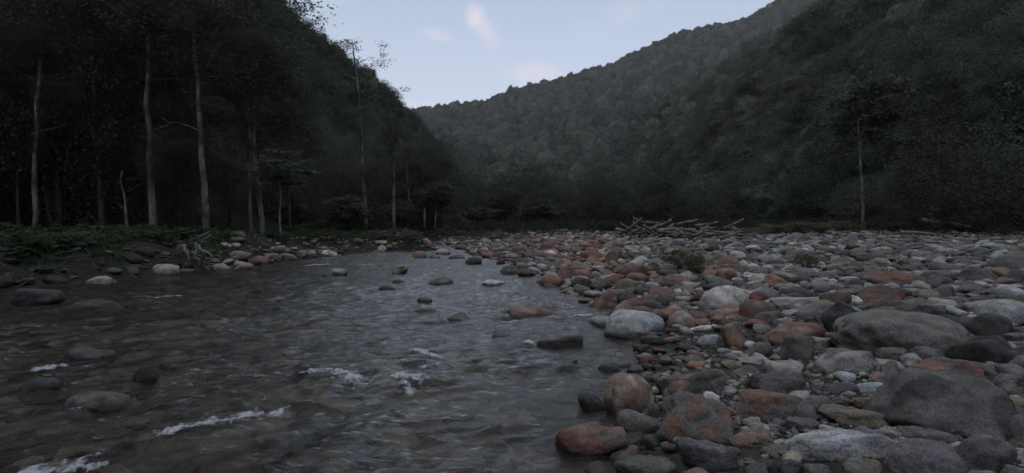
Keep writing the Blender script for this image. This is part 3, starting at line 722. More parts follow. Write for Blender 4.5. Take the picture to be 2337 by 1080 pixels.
# ---- stones that fill the bar, the shores and the bed between the placed ones
cc = np.array(circles)
def free(x, y, r):
    return ((cc[:, 0] - x) ** 2 + (cc[:, 1] - y) ** 2 > (cc[:, 2] + r * .8) ** 2).all()
PAL_GREY = ['grey'] * 6 + ['pale'] * 4 + ['dark'] * 4 + ['brown'] * 2 + ['green', 'purple', 'tan', 'white', 'bluewhite', 'pink']
PAL_RED = ['pink'] * 6 + ['red'] * 2 + ['rust', 'brown', 'brown', 'tan', 'orange', 'pale', 'grey', 'grey', 'cream', 'white', 'tan']
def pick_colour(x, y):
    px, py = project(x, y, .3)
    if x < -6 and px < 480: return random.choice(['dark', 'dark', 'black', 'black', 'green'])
    w = math.exp(-((px - (1320 + (py - 560) * 1.5)) / 175) ** 2) * (1 if py < 760 else .35)
    if py < 570: w = max(w, .8 * math.exp(-((px - 1230) / 170) ** 2), .6 * math.exp(-((px - 830) / 120) ** 2))
    return random.choice(PAL_RED if rng.random() < w * .8 else PAL_GREY)
fill = []
def scatter(n, ylo, yhi, xfun, smin, smax, power, water=False):
    """n stones in a strip of the ground; sizes follow a power law like real river gravel"""
    y = ylo * (yhi / ylo) ** rng.random(n)
    lo, hi = xfun(y); x = lo + (hi - lo) * rng.random(n)
    u = rng.random(n); s0, s1 = smin(y), smax(y)
    s = s0 * (s1 / s0) ** (u ** power)
    z = terrain(x, y)
    for k in range(n):
        fill.append((x[k], y[k], z[k], s[k], water))
R_edge = lambda y: np.interp(y, RY, RX); L_edge = lambda y: np.interp(y, LY, LX)
scatter(6500, 1.0, 7.5, lambda y: (R_edge(y) - .25, .86 * y + 3.2), lambda y: .04 + 0 * y, lambda y: .20 + 0 * y, 1.6)
scatter(9800, 6.5, 17, lambda y: (R_edge(y) - .3, .87 * y + 3), lambda y: .05 + .003 * y, lambda y: .40 + 0 * y, 1.9)
scatter(9000, 15, 43, lambda y: (R_edge(y) - .3, np.minimum(.88 * y + 3, 33)), lambda y: .10 + .002 * y, lambda y: .50 + 0 * y, 1.9)
scatter(1500, 15, 42, lambda y: (L_edge(y) - .9 - .06 * y, L_edge(y) + .35), lambda y: .07 + 0 * y, lambda y: .40 + 0 * y, 1.6)
scatter(380, 7, 18, lambda y: (L_edge(y) - 1.4, L_edge(y) + .45), lambda y: .08 + 0 * y, lambda y: .5 + 0 * y, 1.6)
order = sorted(fill, key=lambda q: -q[3])
grid = {}
placed = []
for (x, y, z, s, w) in order:
    r = s / 2
    ok = free(x, y, r * .7)
    if s > .12 and ok:
        cell = (int(x // .6), int(y // .6))
        for a in (-1, 0, 1):
            for b in (-1, 0, 1):
                for (x2, y2, r2) in grid.get((cell[0] + a, cell[1] + b), ()):
                    if (x - x2) ** 2 + (y - y2) ** 2 < (.78 * (r + r2)) ** 2: ok = False; break
                if not ok: break
            if not ok: break
        if ok: grid.setdefault(cell, []).append((x, y, r))
    if ok: placed.append((x, y, z, s))
def stone_dims(s):
    a = s * rng.uniform(.9, 1.25); b = s * rng.uniform(.6, .9); h = s * rng.uniform(.32, .62)
    return a, b, h
rest = []
score = []
for q in placed:
    px, py = project(q[0], q[1], q[2] + .05)
    score.append(q[3] / q[1] if (0 < px < W_PX and 540 < py < H_PX + 20) else 0)
idx = np.argsort(-np.array(score))
N_TOP = max(0, 298 - len(S))
top = set(idx[:N_TOP].tolist())
for k, (x, y, z, s) in enumerate(placed):
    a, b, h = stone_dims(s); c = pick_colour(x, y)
    if k in top:
        px, py = project(x, y, z + h * .3)
        form = 'slab' if h / a < .38 else 'oval' if a / b > 1.35 else 'round'
        stones.append(dict(me=shared[k % len(shared)], loc=(x, y, z + h * .22), sc=(a / 2, b / 2, h / 2), rot=(rng.uniform(-.15, .15), rng.uniform(-.2, .2), rng.uniform(0, 6.28)),
                           c=c, c2=None, form=form, where='', label=None, short=None, px=(px, py), size=a / y * F_PX, bank='left' if x < -4 else ''))
    else:
        rest.append((x, y, z + h * .15, a / 2, b / 2, h / 2, c))

FORM = dict(round='rounded stone', oval='oval stone', slab='flat stone', long='oblong stone', block='angular stone')
marks = [s for s in stones if s['short']]
used_labels = set(s['label'] for s in stones if s['label'])
def describe(s):
    size = 'tiny ' if s['size'] < 20 else 'small ' if s['size'] < 38 else '' if s['size'] < 75 else 'large '
    col = CNAME[s['c']] + (' and ' + CNAME[s['c2']] if s['c2'] and s['c2'] != s['c'] else '')
    if s['where'] == 'u': base = f"{size}{col} {FORM[s['form']]} under water"
    elif s['where'] == 'w': base = f"{size}{col} {FORM[s['form']].replace('stone', 'rock')} in the water"
    else: base = f"{size}{col} {FORM[s['form']]}"
    near_ = sorted(marks, key=lambda m: (m['px'][0] - s['px'][0]) ** 2 + 4 * (m['px'][1] - s['px'][1]) ** 2)[:14]
    opts = []
    for m in near_:
        dx, dy = s['px'][0] - m['px'][0], s['px'][1] - m['px'][1]
        if abs(dx) > 2.2 * abs(dy): rel = 'right of' if dx > 0 else 'left of'
        elif abs(dy) > .9 * abs(dx): rel = 'in front of' if dy > 0 else 'behind'
        else: rel = ('in front and right of' if dx > 0 else 'in front and left of') if dy > 0 else ('behind and right of' if dx > 0 else 'behind and left of')
        opts.append(rel + ' ' + m['short'])
    for o in opts:
        t = base + ' ' + o
        if len(t.split()) <= 16 and t not in used_labels: return t
    for a in opts[:6]:
        for b in opts[:6]:
            t = base + ', ' + a + ', ' + b
            if a != b and len(t.split()) <= 16 and t not in used_labels: return t
    b2 = base.split(' and ')[0] + ' rock'
    for o in opts + ['']:
        if len((b2 + ' ' + o).split()) <= 16 and b2 + ' ' + o not in used_labels: return b2 + ' ' + o
for s in stones:
    nm = 'boulder' if s['size'] > 95 else 'stone'
    if not s['label']: s['label'] = describe(s); used_labels.add(s['label'])
    o = add(nm, s['me'], loc=s['loc'], rot=s['rot'], scl=s['sc'])
    j = rng.uniform(.82, 1.18)
    o.color = (*[q * j for q in C[s['c']]], 1)
    grp = 'stones in the river' if s['where'] in ('w', 'u') else 'stones on the left shore' if s['bank'] == 'left' else 'stones on the gravel bar'
    tag(o, s['label'], nm, grp)

# ---- instancing of what is past counting
def scatter_object(name, protos, pts, rot, scl, idx_, tint=None):
    pc = bpy.data.collections.new(name + '_shapes')
    for k, me in enumerate(protos):
        po = bpy.data.objects.new('%s_shape_%02d' % (name, k), me); pc.objects.link(po)
    me = bpy.data.meshes.new(name); n = len(pts)
    me.vertices.add(n); me.vertices.foreach_set('co', np.asarray(pts, dtype=np.float32).ravel())
    for nm_, arr in (('rot', rot), ('scl', scl)):
        at = me.attributes.new(nm_, 'FLOAT_VECTOR', 'POINT'); at.data.foreach_set('vector', np.asarray(arr, dtype=np.float32).ravel())
    at = me.attributes.new('pick', 'INT', 'POINT'); at.data.foreach_set('value', np.asarray(idx_, dtype=np.int32))
    if tint is not None:
        at = me.attributes.new('tint', 'FLOAT_VECTOR', 'POINT'); at.data.foreach_set('vector', np.asarray(tint, dtype=np.float32).ravel())
    o = add(name, me)
    ng = bpy.data.node_groups.new(name + '_scatter', 'GeometryNodeTree')
    ng.interface.new_socket('Geometry', in_out='INPUT', socket_type='NodeSocketGeometry')
    ng.interface.new_socket('Geometry', in_out='OUTPUT', socket_type='NodeSocketGeometry')
    gi = ng.nodes.new('NodeGroupInput'); go = ng.nodes.new('NodeGroupOutput')
    ci = ng.nodes.new('GeometryNodeCollectionInfo'); ci.inputs['Collection'].default_value = pc
    ci.inputs['Separate Children'].default_value = True; ci.inputs['Reset Children'].default_value = True
    ip = ng.nodes.new('GeometryNodeInstanceOnPoints'); ip.inputs['Pick Instance'].default_value = True
    def na(nm_, ty):
        a_ = ng.nodes.new('GeometryNodeInputNamedAttribute'); a_.data_type = ty; a_.inputs['Name'].default_value = nm_; return a_.outputs['Attribute']
    e2r = ng.nodes.new('FunctionNodeEulerToRotation')
    ng.links.new(na('rot', 'FLOAT_VECTOR'), e2r.inputs[0])
    ng.links.new(gi.outputs[0], ip.inputs['Points']); ng.links.new(ci.outputs[0], ip.inputs['Instance'])
    ng.links.new(na('pick', 'INT'), ip.inputs['Instance Index']); ng.links.new(e2r.outputs[0], ip.inputs['Rotation'])
    ng.links.new(na('scl', 'FLOAT_VECTOR'), ip.inputs['Scale']); ng.links.new(ip.outputs[0], go.inputs[0])
    md = o.modifiers.new('scatter', 'NODES'); md.node_group = ng
    return o
inst = []
for k in range(10):
    v, f = stone_shape(3 if k < 5 else 2, 300 + k, .15 + .4 * (k % 4) / 3, lump=.16)
    me = mesh_from('pebble', v, f, M_STONE_I); put_color(me, 'patch', patch_cols(v, 50 + k)); inst.append(me)
def tint_of(c):
    return np.array(C[c]) * rng.uniform(.7, 1.3) * (.72 if c in ('white', 'bluewhite') else .95)
R = rest
n = len(R)
tag(scatter_object('small_stones', inst, [(q[0], q[1], q[2]) for q in R],
    np.stack([rng.uniform(-.3, .3, n), rng.uniform(-.3, .3, n), rng.uniform(0, 6.28, n)], 1),
    [(q[3], q[4], q[5]) for q in R], [rng.integers(0, 5) if q[1] < 9 else rng.integers(5, 10) for q in R], [tint_of(q[6]) for q in R]), kind='stuff',
    label='countless small cobbles and pebbles filling the gravel bar and shores')
# fine gravel near the camera
n = 9000
gy_ = 2.5 * (8 / 2.5) ** rng.random(n); gx_ = R_edge(gy_) - .3 + (.87 * gy_ + .5 - R_edge(gy_)) * rng.random(n)
gs = .010 + .022 * rng.random(n) ** 2
hx, hy, _ = hit(1945, 915)
kp = (np.hypot(gx_ - hx, gy_ - hy) < .9) | (n2(gx_, gy_, .7, 71, 2) > .15); gx_, gy_, gs = gx_[kp], gy_[kp], gs[kp]; n = len(gx_)
tag(scatter_object('gravel', inst[5:], np.stack([gx_, gy_, terrain(gx_, gy_) + gs * .2], 1),
    np.stack([rng.uniform(-.5, .5, n), rng.uniform(-.5, .5, n), rng.uniform(0, 6.28, n)], 1),
    np.stack([gs, gs * .75, gs * .5], 1), rng.integers(0, 5, n), [tint_of(random.choice(PAL_GREY)) for _ in range(n)]), kind='stuff')
# the stones of the bed, under the water and breaking it here and there
n = 4600
by = 1.0 * (36 / 1.0) ** rng.random(n); bx = np.maximum(L_edge(by), -.9 * by - 2.5) + (R_edge(by) - np.maximum(L_edge(by), -.9 * by - 2.5)) * rng.random(n)
bs = (.07 + .30 * rng.random(n) ** 2.0)
bz = terrain(bx, by)
hh = bs * rng.uniform(.35, .6, n)
topz = bz + hh * .9
emer = (rng.random(n) < .035) & (by > 8); capz = np.where(emer, .03, -.03 - .05 * rng.random(n))
bz2 = np.minimum(topz, capz) - hh * .5
tag(scatter_object('riverbed_stones', inst, np.stack([bx, by, bz2], 1),
    np.stack([rng.uniform(-.2, .2, n), rng.uniform(-.2, .2, n), rng.uniform(0, 6.28, n)], 1),
    np.stack([bs * .6, bs * .45, hh * .55], 1), rng.integers(0, 10, n), [tint_of(random.choice(['dark', 'green', 'grey', 'brown'])) if emer[k] else tint_of(random.choice(['grey', 'grey', 'pale', 'dark', 'dark', 'brown', 'green', 'tan', 'pale'])) * 1.55 for k in range(n)]), kind='stuff')

# ------------------------------------------------------------------ foam
def foam_patch(pts, widths, label, seed, thresh=.0):
    """a ragged crest of froth along a line of pixels on the water"""
    P_ = [px_on_plane(px, py, .02) for px, py in pts]
    vs_, fs_ = [], []
    r = np.random.default_rng(seed)
    res = .012
    P_ = np.array(P_); wd = np.array(widths) * 1.9
    xs = np.arange(P_[:, 0].min() - wd.max(), P_[:, 0].max() + wd.max(), res)
    ys = np.arange(P_[:, 1].min() - wd.max(), P_[:, 1].max() + wd.max(), res * 1.3)
    X, Y = np.meshgrid(xs, ys); x, y = X.ravel(), Y.ravel()
    best = np.full(len(x), -9.)
    for k in range(len(P_) - 1):
        a, b = P_[k], P_[k + 1]; ab = b - a
        t = np.clip(((x - a[0]) * ab[0] + (y - a[1]) * ab[1]) / (ab @ ab), 0, 1)
        d = np.hypot(x - a[0] - t * ab[0], y - a[1] - t * ab[1])
        w = wd[k] + (wd[k + 1] - wd[k]) * t
        best = np.maximum(best, 1 - d / w)
    val = best + .75 * n2(x, y, .10, seed, 3) + .55 * n2(x, y, .03, seed + 3, 2)
    z = .006 + .014 * np.clip(val, 0, 1) ** .6 + .006 * n2(x, y, .03, seed + 9, 2) * (val > 0) + near_water(x, y)
    nx_ = len(xs); i0 = (np.arange(len(ys) - 1)[:, None] * nx_ + np.arange(nx_ - 1)[None]).ravel()
    f = np.stack([i0, i0 + 1, i0 + nx_ + 1, i0 + nx_], 1)
    f = f[(val[f] > thresh).all(1)]
    if len(f) == 0: return
    z = np.where(val < .12, z - .03 * (1 - val / .12).clip(0, 1), z)
    used, inv = np.unique(f, return_inverse=True)
    me = mesh_from('foam', np.stack([x, y, z], 1)[used], inv.reshape(f.shape), M_FOAM)
    put_color(me, 'cover', np.repeat(np.clip(val[used] * .5, 0, 1)[:, None], 3, 1))
    tag(add('foam', me), label, 'foam', 'patches of foam on the river')
def near_water(x, y):
    i = np.clip(np.searchsorted(wx, x), 0, len(wx) - 1); j = np.clip(np.searchsorted(wy, y), 0, len(wy) - 1)
    return wz[j * nxw + i]
foam_patch([(372, 1000), (440, 975), (500, 955), (570, 945), (632, 932)], [.03, .07, .10, .085, .05], 'long white crest of foam breaking across the lower left of the river', 1)
foam_patch([(360, 1010), (430, 985), (470, 978)], [.02, .03, .03], 'thin trailing streak of foam at the left tail of the long crest', 14)
foam_patch([(770, 858), (795, 872), (822, 880)], [.06, .10, .07], 'bright double foam clump in the middle of the lower river', 2)
foam_patch([(692, 868), (730, 860), (752, 855)], [.03, .045, .03], 'thin foam streak just left of the bright double foam clump', 3)
foam_patch([(900, 872), (930, 868), (968, 880)], [.03, .08, .045], 'arched foam patch right of the bright double foam clump', 4)
foam_patch([(925, 885), (935, 900)], [.03, .03], 'short foam tail hanging below the arched foam patch', 5)
foam_patch([(948, 804), (975, 810), (1000, 812)], [.04, .06, .05], 'small foam patch above the arched foam patch', 6)
foam_patch([(972, 838), (990, 834)], [.035, .04], 'smallest foam fleck between two larger patches in mid river', 7)
foam_patch([(95, 848), (120, 842), (135, 838)], [.05, .07, .04], 'foam patch on dark water at the left edge', 8)
foam_patch([(60, 1082), (130, 1078), (195, 1072)], [.05, .08, .04], 'foam crest cut by the bottom left corner', 9)
foam_patch([(1198, 782), (1212, 782)], [.03, .03], 'small splash of foam left of the large white boulder', 10)
foam_patch([(700, 607), (745, 604)], [.07, .10], 'pale foam line in the far river near the left shore', 11)
foam_patch([(820, 605), (850, 603)], [.06, .08], 'pale foam line just left of the bright cream rock', 12)
foam_patch([(345, 683), (380, 680), (410, 679)], [.04, .06, .04], 'faint foam streak on dark water right of the left bank shadow', 13)
foam_patch([(1150, 735), (1180, 732)], [.03, .04], 'faint foam streak under the long pinkish stone', 15)
foam_patch([(1310, 722), (1355, 718)], [.03, .05], 'faint foam streak left of the large white boulder', 16)

# ------------------------------------------------------------------ wood: tapered bent tubes
def tube(path, radii, seg=7, rough=.0, seed=0):
    path = np.array(path, float); radii = np.array(radii, float)
    v, f = [], []
    r = np.random.default_rng(seed)
    for k, p in enumerate(path):
        d = path[min(k + 1, len(path) - 1)] - path[max(k - 1, 0)]; d /= np.linalg.norm(d) + 1e-9
        a = np.cross(d, (0.31, .9, .2)); a /= np.linalg.norm(a) + 1e-9; b = np.cross(d, a)
        for s_ in range(seg):
            t = 2 * math.pi * s_ / seg; q = radii[k] * (1 + rough * r.normal())
            v.append(p + q * (math.cos(t) * a + math.sin(t) * b))
    for k in range(len(path) - 1):
        for s_ in range(seg):
            s2 = (s_ + 1) % seg
            f.append((k * seg + s_, k * seg + s2, (k + 1) * seg + s2, (k + 1) * seg + s_))
    n_ = len(v); v.append(path[0]); v.append(path[-1])
    for s_ in range(seg):
        s2 = (s_ + 1) % seg
        f.append((n_, s2, s_)); e0 = (len(path) - 1) * seg; f.append((n_ + 1, e0 + s_, e0 + s2))
    return v, f
def join(parts):
    V, F_ = [], []
    for v, f in parts:
        o = len(V); V.extend(v); F_.extend([tuple(i + o for i in q) for q in f])
    return V, F_
def bent(a, b, n_=8, wob=.03, seed=0, sag=0.):
    r = np.random.default_rng(seed); a, b = np.array(a, float), np.array(b, float); Ln = np.linalg.norm(b - a)
    pts = []
    off = np.zeros(3)
    for k in range(n_ + 1):
        t = k / n_; off = off * .7 + r.normal(size=3) * wob * Ln / n_ * 1.6
        pts.append(a + (b - a) * t + off * math.sin(math.pi * t) - np.array((0, 0, sag * Ln * math.sin(math.pi * t))))
    return pts

# ------------------------------------------------------------------ foliage
def leaf_quads(centres, size, r, up=.55, aspect=.55):
    n_ = len(centres)
    nrm = r.normal(size=(n_, 3)) * .8; nrm[:, 2] = np.abs(nrm[:, 2]) + up; nrm /= np.linalg.norm(nrm, axis=1)[:, None]
    t = np.cross(nrm, r.normal(size=(n_, 3))); t /= np.linalg.norm(t, axis=1)[:, None]; b = np.cross(nrm, t)
    s_ = (size * r.uniform(.6, 1.3, n_))[:, None]
    v = np.stack([centres - t * s_, centres - b * s_ * aspect, centres + t * s_ - nrm * s_ * .15, centres + b * s_ * aspect], 1).reshape(-1, 3)
    f = np.arange(n_ * 4).reshape(-1, 4)
    return v, f
def crown_mesh(name, seed, n_clump, per, leaf, clump_r, mat, shape='round', flat=.55):
    """unit crown (radius about 1, height 2): sprays of leaves in an uneven volume with gaps"""
    r = np.random.default_rng(seed); cs = []
    while len(cs) < n_clump:
        d = r.normal(size=3); d /= np.linalg.norm(d); rad = r.uniform(.25, 1) ** .5
        p = d * rad
        lob = 1 + .45 * float(perlin(np.array([d * 1.6 + seed * 5.3]))[0]) * 1.6
        p = p * lob
        if shape == 'tall': p[:2] *= .75 + .35 * (.5 - abs(p[2] - .1) * .5)
        if shape == 'open' and perlin(np.array([p * 1.9 + seed]))[0] < .0: continue
        if perlin(np.array([p * 2.1 + seed * 2]))[0] < -.28: continue
        cs.append(p)
    cs = np.array(cs)
    off = r.normal(size=(n_clump, per, 3)) * clump_r * np.array((1, 1, flat))
    pts = (cs[:, None] + off).reshape(-1, 3)
    v, f = leaf_quads(pts, np.full(len(pts), leaf), r)
    return mesh_from(name, v, f, mat, False)
def lump_crown(name, seed, mat, leaves, leaf, core=.82):
    """a solid leafy dome of lobes with loose sprays round it, for trees seen from afar"""
    r = np.random.default_rng(seed); v, f = ICO[3]
    rad = core * (1 + .32 * fbm(v * 1.7 + seed, 3, .6) + .10 * fbm(v * 6 + seed, 2))
    v1 = v * rad[:, None]
    d = r.normal(size=(leaves, 3)); d /= np.linalg.norm(d, axis=1)[:, None]
    rr_ = core * (1 + .32 * fbm(d * 1.7 + seed, 3, .6)) * r.uniform(.97, 1.17, leaves)
    v2, f2 = leaf_quads(d * rr_[:, None], np.full(leaves, leaf), r)
    V = np.concatenate([v1, v2]); Fs = [tuple(q) for q in f] + [tuple(q + len(v1)) for q in f2]
    return mesh_from(name, V, Fs, mat, False)
CROWN_NEAR = [crown_mesh('crown', 40 + k, 160, 95, .019, .12, M_LEAF, 'round' if k % 2 else 'tall') for k in range(5)]
CROWN_SAP = [crown_mesh('crown', 210 + k, 70, 45, .075, .15, M_LEAF, 'round', .4) for k in range(3)]
CROWN_OPEN = [crown_mesh('crown', 60 + k, 52, 44, .026, .085, M_LEAF, 'open') for k in range(3)]
M_LEAF_MID = leaf_material('foliage_painted_shade', (.082, .094, .076), .3)  # broadleaf leaves again, shade put into the colour to tone these trees down
CROWN_MID = [crown_mesh('crown', 70 + k, 110, 45, .036, .13, M_LEAF_MID, 'round') for k in range(5)]
CROWN_MID_I = [lump_crown('crown', 80 + k, M_LEAF_FAR, 2600, .036) for k in range(3)] + [crown_mesh('crown', 180 + k, 120, 50, .036, .13, M_LEAF_FAR, 'round') for k in range(4)]
CROWN_FAR_I = [lump_crown('crown', 90 + k, M_LEAF_FAR, 260, .10, .9) for k in range(4)]
CROWN_BUSH = [crown_mesh('foliage', 95 + k, 60, 20, .075, .16, M_LEAF, 'round') for k in range(3)]

def tree(loc, height, rad, trunk_r, label, group, crowns=None, pale=False, top=None, lean=0., crown_lo=.35, path=None, cat='tree', seed=0, name='tree', limbs=5, limb_lo=.35, limb_r=.28, back=0.0, crown_h=None):
    r = np.random.default_rng(seed + 900)
    root = bpy.data.objects.new(name, None); root.location = loc; COL.objects.link(root); root.empty_display_size = .3
    tag(root, label, cat, group)
    if path is None:
        path = bent((0, 0, -.25), (lean * height, r.uniform(-.3, .3), height * .93), 9, .02, seed)
    nP = len(path)
    rr = [trunk_r * (1.25 if k == 0 else 1.0 - .72 * k / (nP - 1)) for k in range(nP)]
    parts = [tube(path, rr, 8 if pale else 6, .05, seed)]
    for k in range(limbs):
        i = int(nP * (limb_lo + (.9 - limb_lo) * (k + .5) / max(limbs, 1))); i = min(i, nP - 2)
        a = r.uniform(0, 3.14); ln = rad * r.uniform(.35, .65)
        b = np.array(path[i]) + np.array((math.cos(a) * ln, math.sin(a) * ln + back * .3, ln * r.uniform(.2, .8)))
        parts.append(tube(bent(path[i], b, 5, .07, seed * 7 + k), [rr[i] * limb_r * (1 - .8 * q / 5) for q in range(6)], 5))
    v, f = join(parts)
    add('trunk', mesh_from('trunk', v, f, M_BARK if pale else M_BARK_D), root)
    cl = crowns or CROWN_NEAR
    tp = np.array(path[-1]); ch = crown_h or height * (1 - crown_lo) / 2
    add('crown', cl[seed % len(cl)], root, loc=(tp[0] * .8, back, height - ch + .3), rot=(0, 0, r.uniform(0, 6.28)), scl=(rad, rad, ch * 1.02))
    return root
def px_at(px, py, depth):
    d = px_dir(px, py); t = depth / d.y
    return np.array((d.x * t, d.y * t, CAM_Z + d.z * t))

# digitised trunks of the left bank: foot px, points up the trunk, depth, width px, label
TR = [
 ([(75, 512), (78, 420), (84, 300), (90, 180), (88, 60), (80, -60)], 27, 12, 4.2, True, 'tall pale trunk at the far left, leftmost of the tall forest trees'),
 ([(350, 528), (345, 420), (343, 300), (338, 180), (335, 60), (330, -90)], 26, 17, 4.4, True, 'tall mottled trunk left of the brightest trunk, crown above the frame'),
 ([(470, 528), (466, 420), (458, 300), (452, 180), (443, 70), (436, -80)], 24, 15, 4.5, True, 'tallest and brightest pale trunk on the left bank with one side branch'),
 ([(292, 526), (287, 480), (283, 440), (279, 390)], 27, 8, 2.6, True, 'short leaning trunk just left of the tall mottled one'),
 ([(597, 530), (592, 460), (585, 390), (580, 320), (575, 250), (570, 150)], 29, 13, 3.9, True, 'tree with a pale double stem above the small white sapling'),
 ([(574, 530), (570, 460), (568, 380), (565, 300), (562, 240)], 31, 8, 2.5, True, 'slim dim trunk left beside the double-stemmed tree'),
 ([(834, 530), (832, 460), (826, 390), (825, 320), (822, 250), (815, 185), (806, 115)], 42, 11, 4.6, True, 'straight pale trunk right of the forest gap carrying an open crown against the sky'),
 ([(898, 532), (898, 460), (898, 390), (896, 320), (893, 260)], 45, 9, 4.0, True, 'second straight pale trunk right of the open-crowned tree'),
 ([(931, 531), (932, 470), (930, 420), (928, 350)], 50, 6, 3.4, True, 'thin trunk just right of the second straight pale trunk'),
 ([(968, 531), (969, 480), (967, 430), (965, 370)], 53, 6, 3.2, True, 'thin dim trunk left of the slanting white sapling'),
 ([(118, 512), (108, 470), (100, 430), (96, 340)], 31, 8, 2.8, False, 'dim dark trunk right of the leftmost tall trunk'),
 ([(42, 514), (40, 450), (38, 380), (36, 280)], 30, 9, 3.2, False, 'dim dark trunk at the left edge beside the leftmost tall trunk'),
 ([(662, 525), (660, 480), (658, 420), (655, 330)], 36, 8, 3.2, False, 'dim trunk right behind the small white sapling'),
]
SPRAY = [(1, 405, 240, 130, 60), (1, 350, 150, 90, 60), (1, 400, 325, 130, 60), (1, 345, 375, 80, 90), (2, 550, 100, 150, 60), (2, 490, 240, 90, 40), (2, 480, 480, 70, 60),
         (2, 420, 60, 110, 70), (4, 590, 425, 90, 60), (4, 620, 200, 130, 90), (4, 545, 160, 90, 70), (0, 130, 210, 130, 80), (0, 90, 330, 60, 60), (0, 60, 90, 130, 90),
         (6, 800, 275, 120, 80), (6, 845, 400, 60, 60), (7, 900, 300, 90, 70), (7, 870, 340, 70, 50)]
for k, (pp, dep, wpx, crad, pale, lab) in enumerate(TR):
    x0_, y0_, _ = px_at(pp[0][0], pp[0][1], dep)
    base = np.array((x0_, dep, tz(x0_, dep)))
    pts = [np.array((0, 0, -.2))]
    for j, (px, py) in enumerate(pp[1:]):
        q = px_at(px, py, dep) - base; q[1] = 0; pts.append(q)
    fine = []
    for a, b in zip(pts[:-1], pts[1:]):
        for t in (0, .5): fine.append(a + (b - a) * t + np.array((rng.normal() * (.03 if wpx > 9 else .02), rng.normal() * .08, 0)) * (t > 0))
    fine.append(pts[-1])
    hgt = pts[-1][2] + 1.8
    op = k in (6, 7)
    if op: hgt = pts[-1][2] + (.9 if k == 6 else 1.6)
    t_ = tree(tuple(base), hgt, crad * (.55 if op else 1), wpx * dep / F_PX / 2, lab, 'tall trees on the left bank', CROWN_OPEN if op else CROWN_NEAR, pale,
              path=fine, seed=k + 3, crown_lo=.45 if not op else .62, back=(.1 if op else 1.9) if pale else .4, name='forest_tree', limbs=11 if op else 4, limb_lo=.62 if op else .35, limb_r=.5 if op else .28)
    if k == 2:
        a = px_at(462, 172, dep) - base; b = px_at(488, 160, dep) - base; c_ = px_at(510, 132, dep) - base
        a[1] = -.1; b[1] = -.5; c_[1] = -.8
        v, f = tube([a, (a + b) / 2 - np.array((0, 0, .04)), b, (b + c_) / 2, c_], [.06, .05, .045, .03, .012], 6)
        add('branch', mesh_from('branch', v, f, M_BARK), t_)
    if k == 4:
        a = px_at(586, 400, dep) - base; b = px_at(566, 250, dep) - base; a[1] = 0; b[1] = -.3
        v, f = tube(bent(a, b, 6, .02, 5), [.12, .11, .10, .09, .08, .06, .03], 7)
        add('stem', mesh_from('stem', v, f, M_BARK), t_)
    for (j_, cx_, cy_, w_, h_) in SPRAY:
        if j_ != k: continue
        c_ = px_at(cx_, cy_, dep - 1.0) - base
        add('leaf_spray', CROWN_NEAR[(k + int(cx_)) % 5], t_, loc=c_, rot=(0, 0, cx_), scl=(w_ * dep / F_PX / 2, w_ * dep / F_PX / 3, h_ * dep / F_PX / 2))
# thin saplings
SAP = [
 ([(642, 552), (638, 500), (640, 440), (636, 400)], 21.5, 6, 1.05, 'white-stemmed sapling with a small flat crown leaning on the grassy left bank'),
 ([(990, 531), (994, 500), (998, 470), (1000, 440)], 46, 4, 1.5, 'slanting white sapling at the end of the left treeline'),
 ([(784, 530), (782, 500), (780, 475)], 40, 4, 1.3, 'left one of the thin saplings before the dark gap in the trees'),
 ([(803, 530), (802, 505), (800, 480)], 40, 3.5, 1.2, 'right one of the thin saplings before the dark gap in the trees'),
 ([(913, 531), (914, 500), (912, 478)], 47, 3.5, 1.2, 'thin sapling between the two straight pale trunks'),
 ([(1096, 532), (1095, 510), (1094, 490)], 60, 4, 1.9, 'short thin trunk at the far treeline left of the valley middle'),
 ([(1232, 532), (1232, 505), (1231, 478)], 66, 4.5, 2.3, 'thin pale trunk standing alone at the far treeline in the valley middle'),
 ([(1971, 520), (1970, 470), (1967, 420), (1962, 350), (1958, 280), (1975, 225), (1995, 195)], 42, 7, 2.6, 'bent slender tree with pale trunk on the right bank'),
]
for k, (pp, dep, wpx, crad, lab) in enumerate(SAP):
    x0_, y0_, _ = px_at(pp[0][0], pp[0][1], dep)
    base = np.array((x0_, dep, tz(x0_, dep)))
    pts = [np.array((0, 0, -.2))]
    for (px, py) in pp[1:]:
        q = px_at(px, py, dep) - base; q[1] = 0; pts.append(q)
    fine = []
    for a, b in zip(pts[:-1], pts[1:]):
        for t in (0, .5): fine.append(a + (b - a) * t + np.array((rng.normal() * .02, rng.normal() * .04, 0)) * (t > 0))
    fine.append(pts[-1])
    tree(tuple(base), pts[-1][2] + .5, crad, wpx * dep / F_PX / 2, lab, 'thin saplings', CROWN_SAP, True, path=fine, seed=k + 31,
         crown_h=(.55 if k == 0 else 1.0 if k < 7 else 2.2), name='sapling', limbs=3, back=.2)

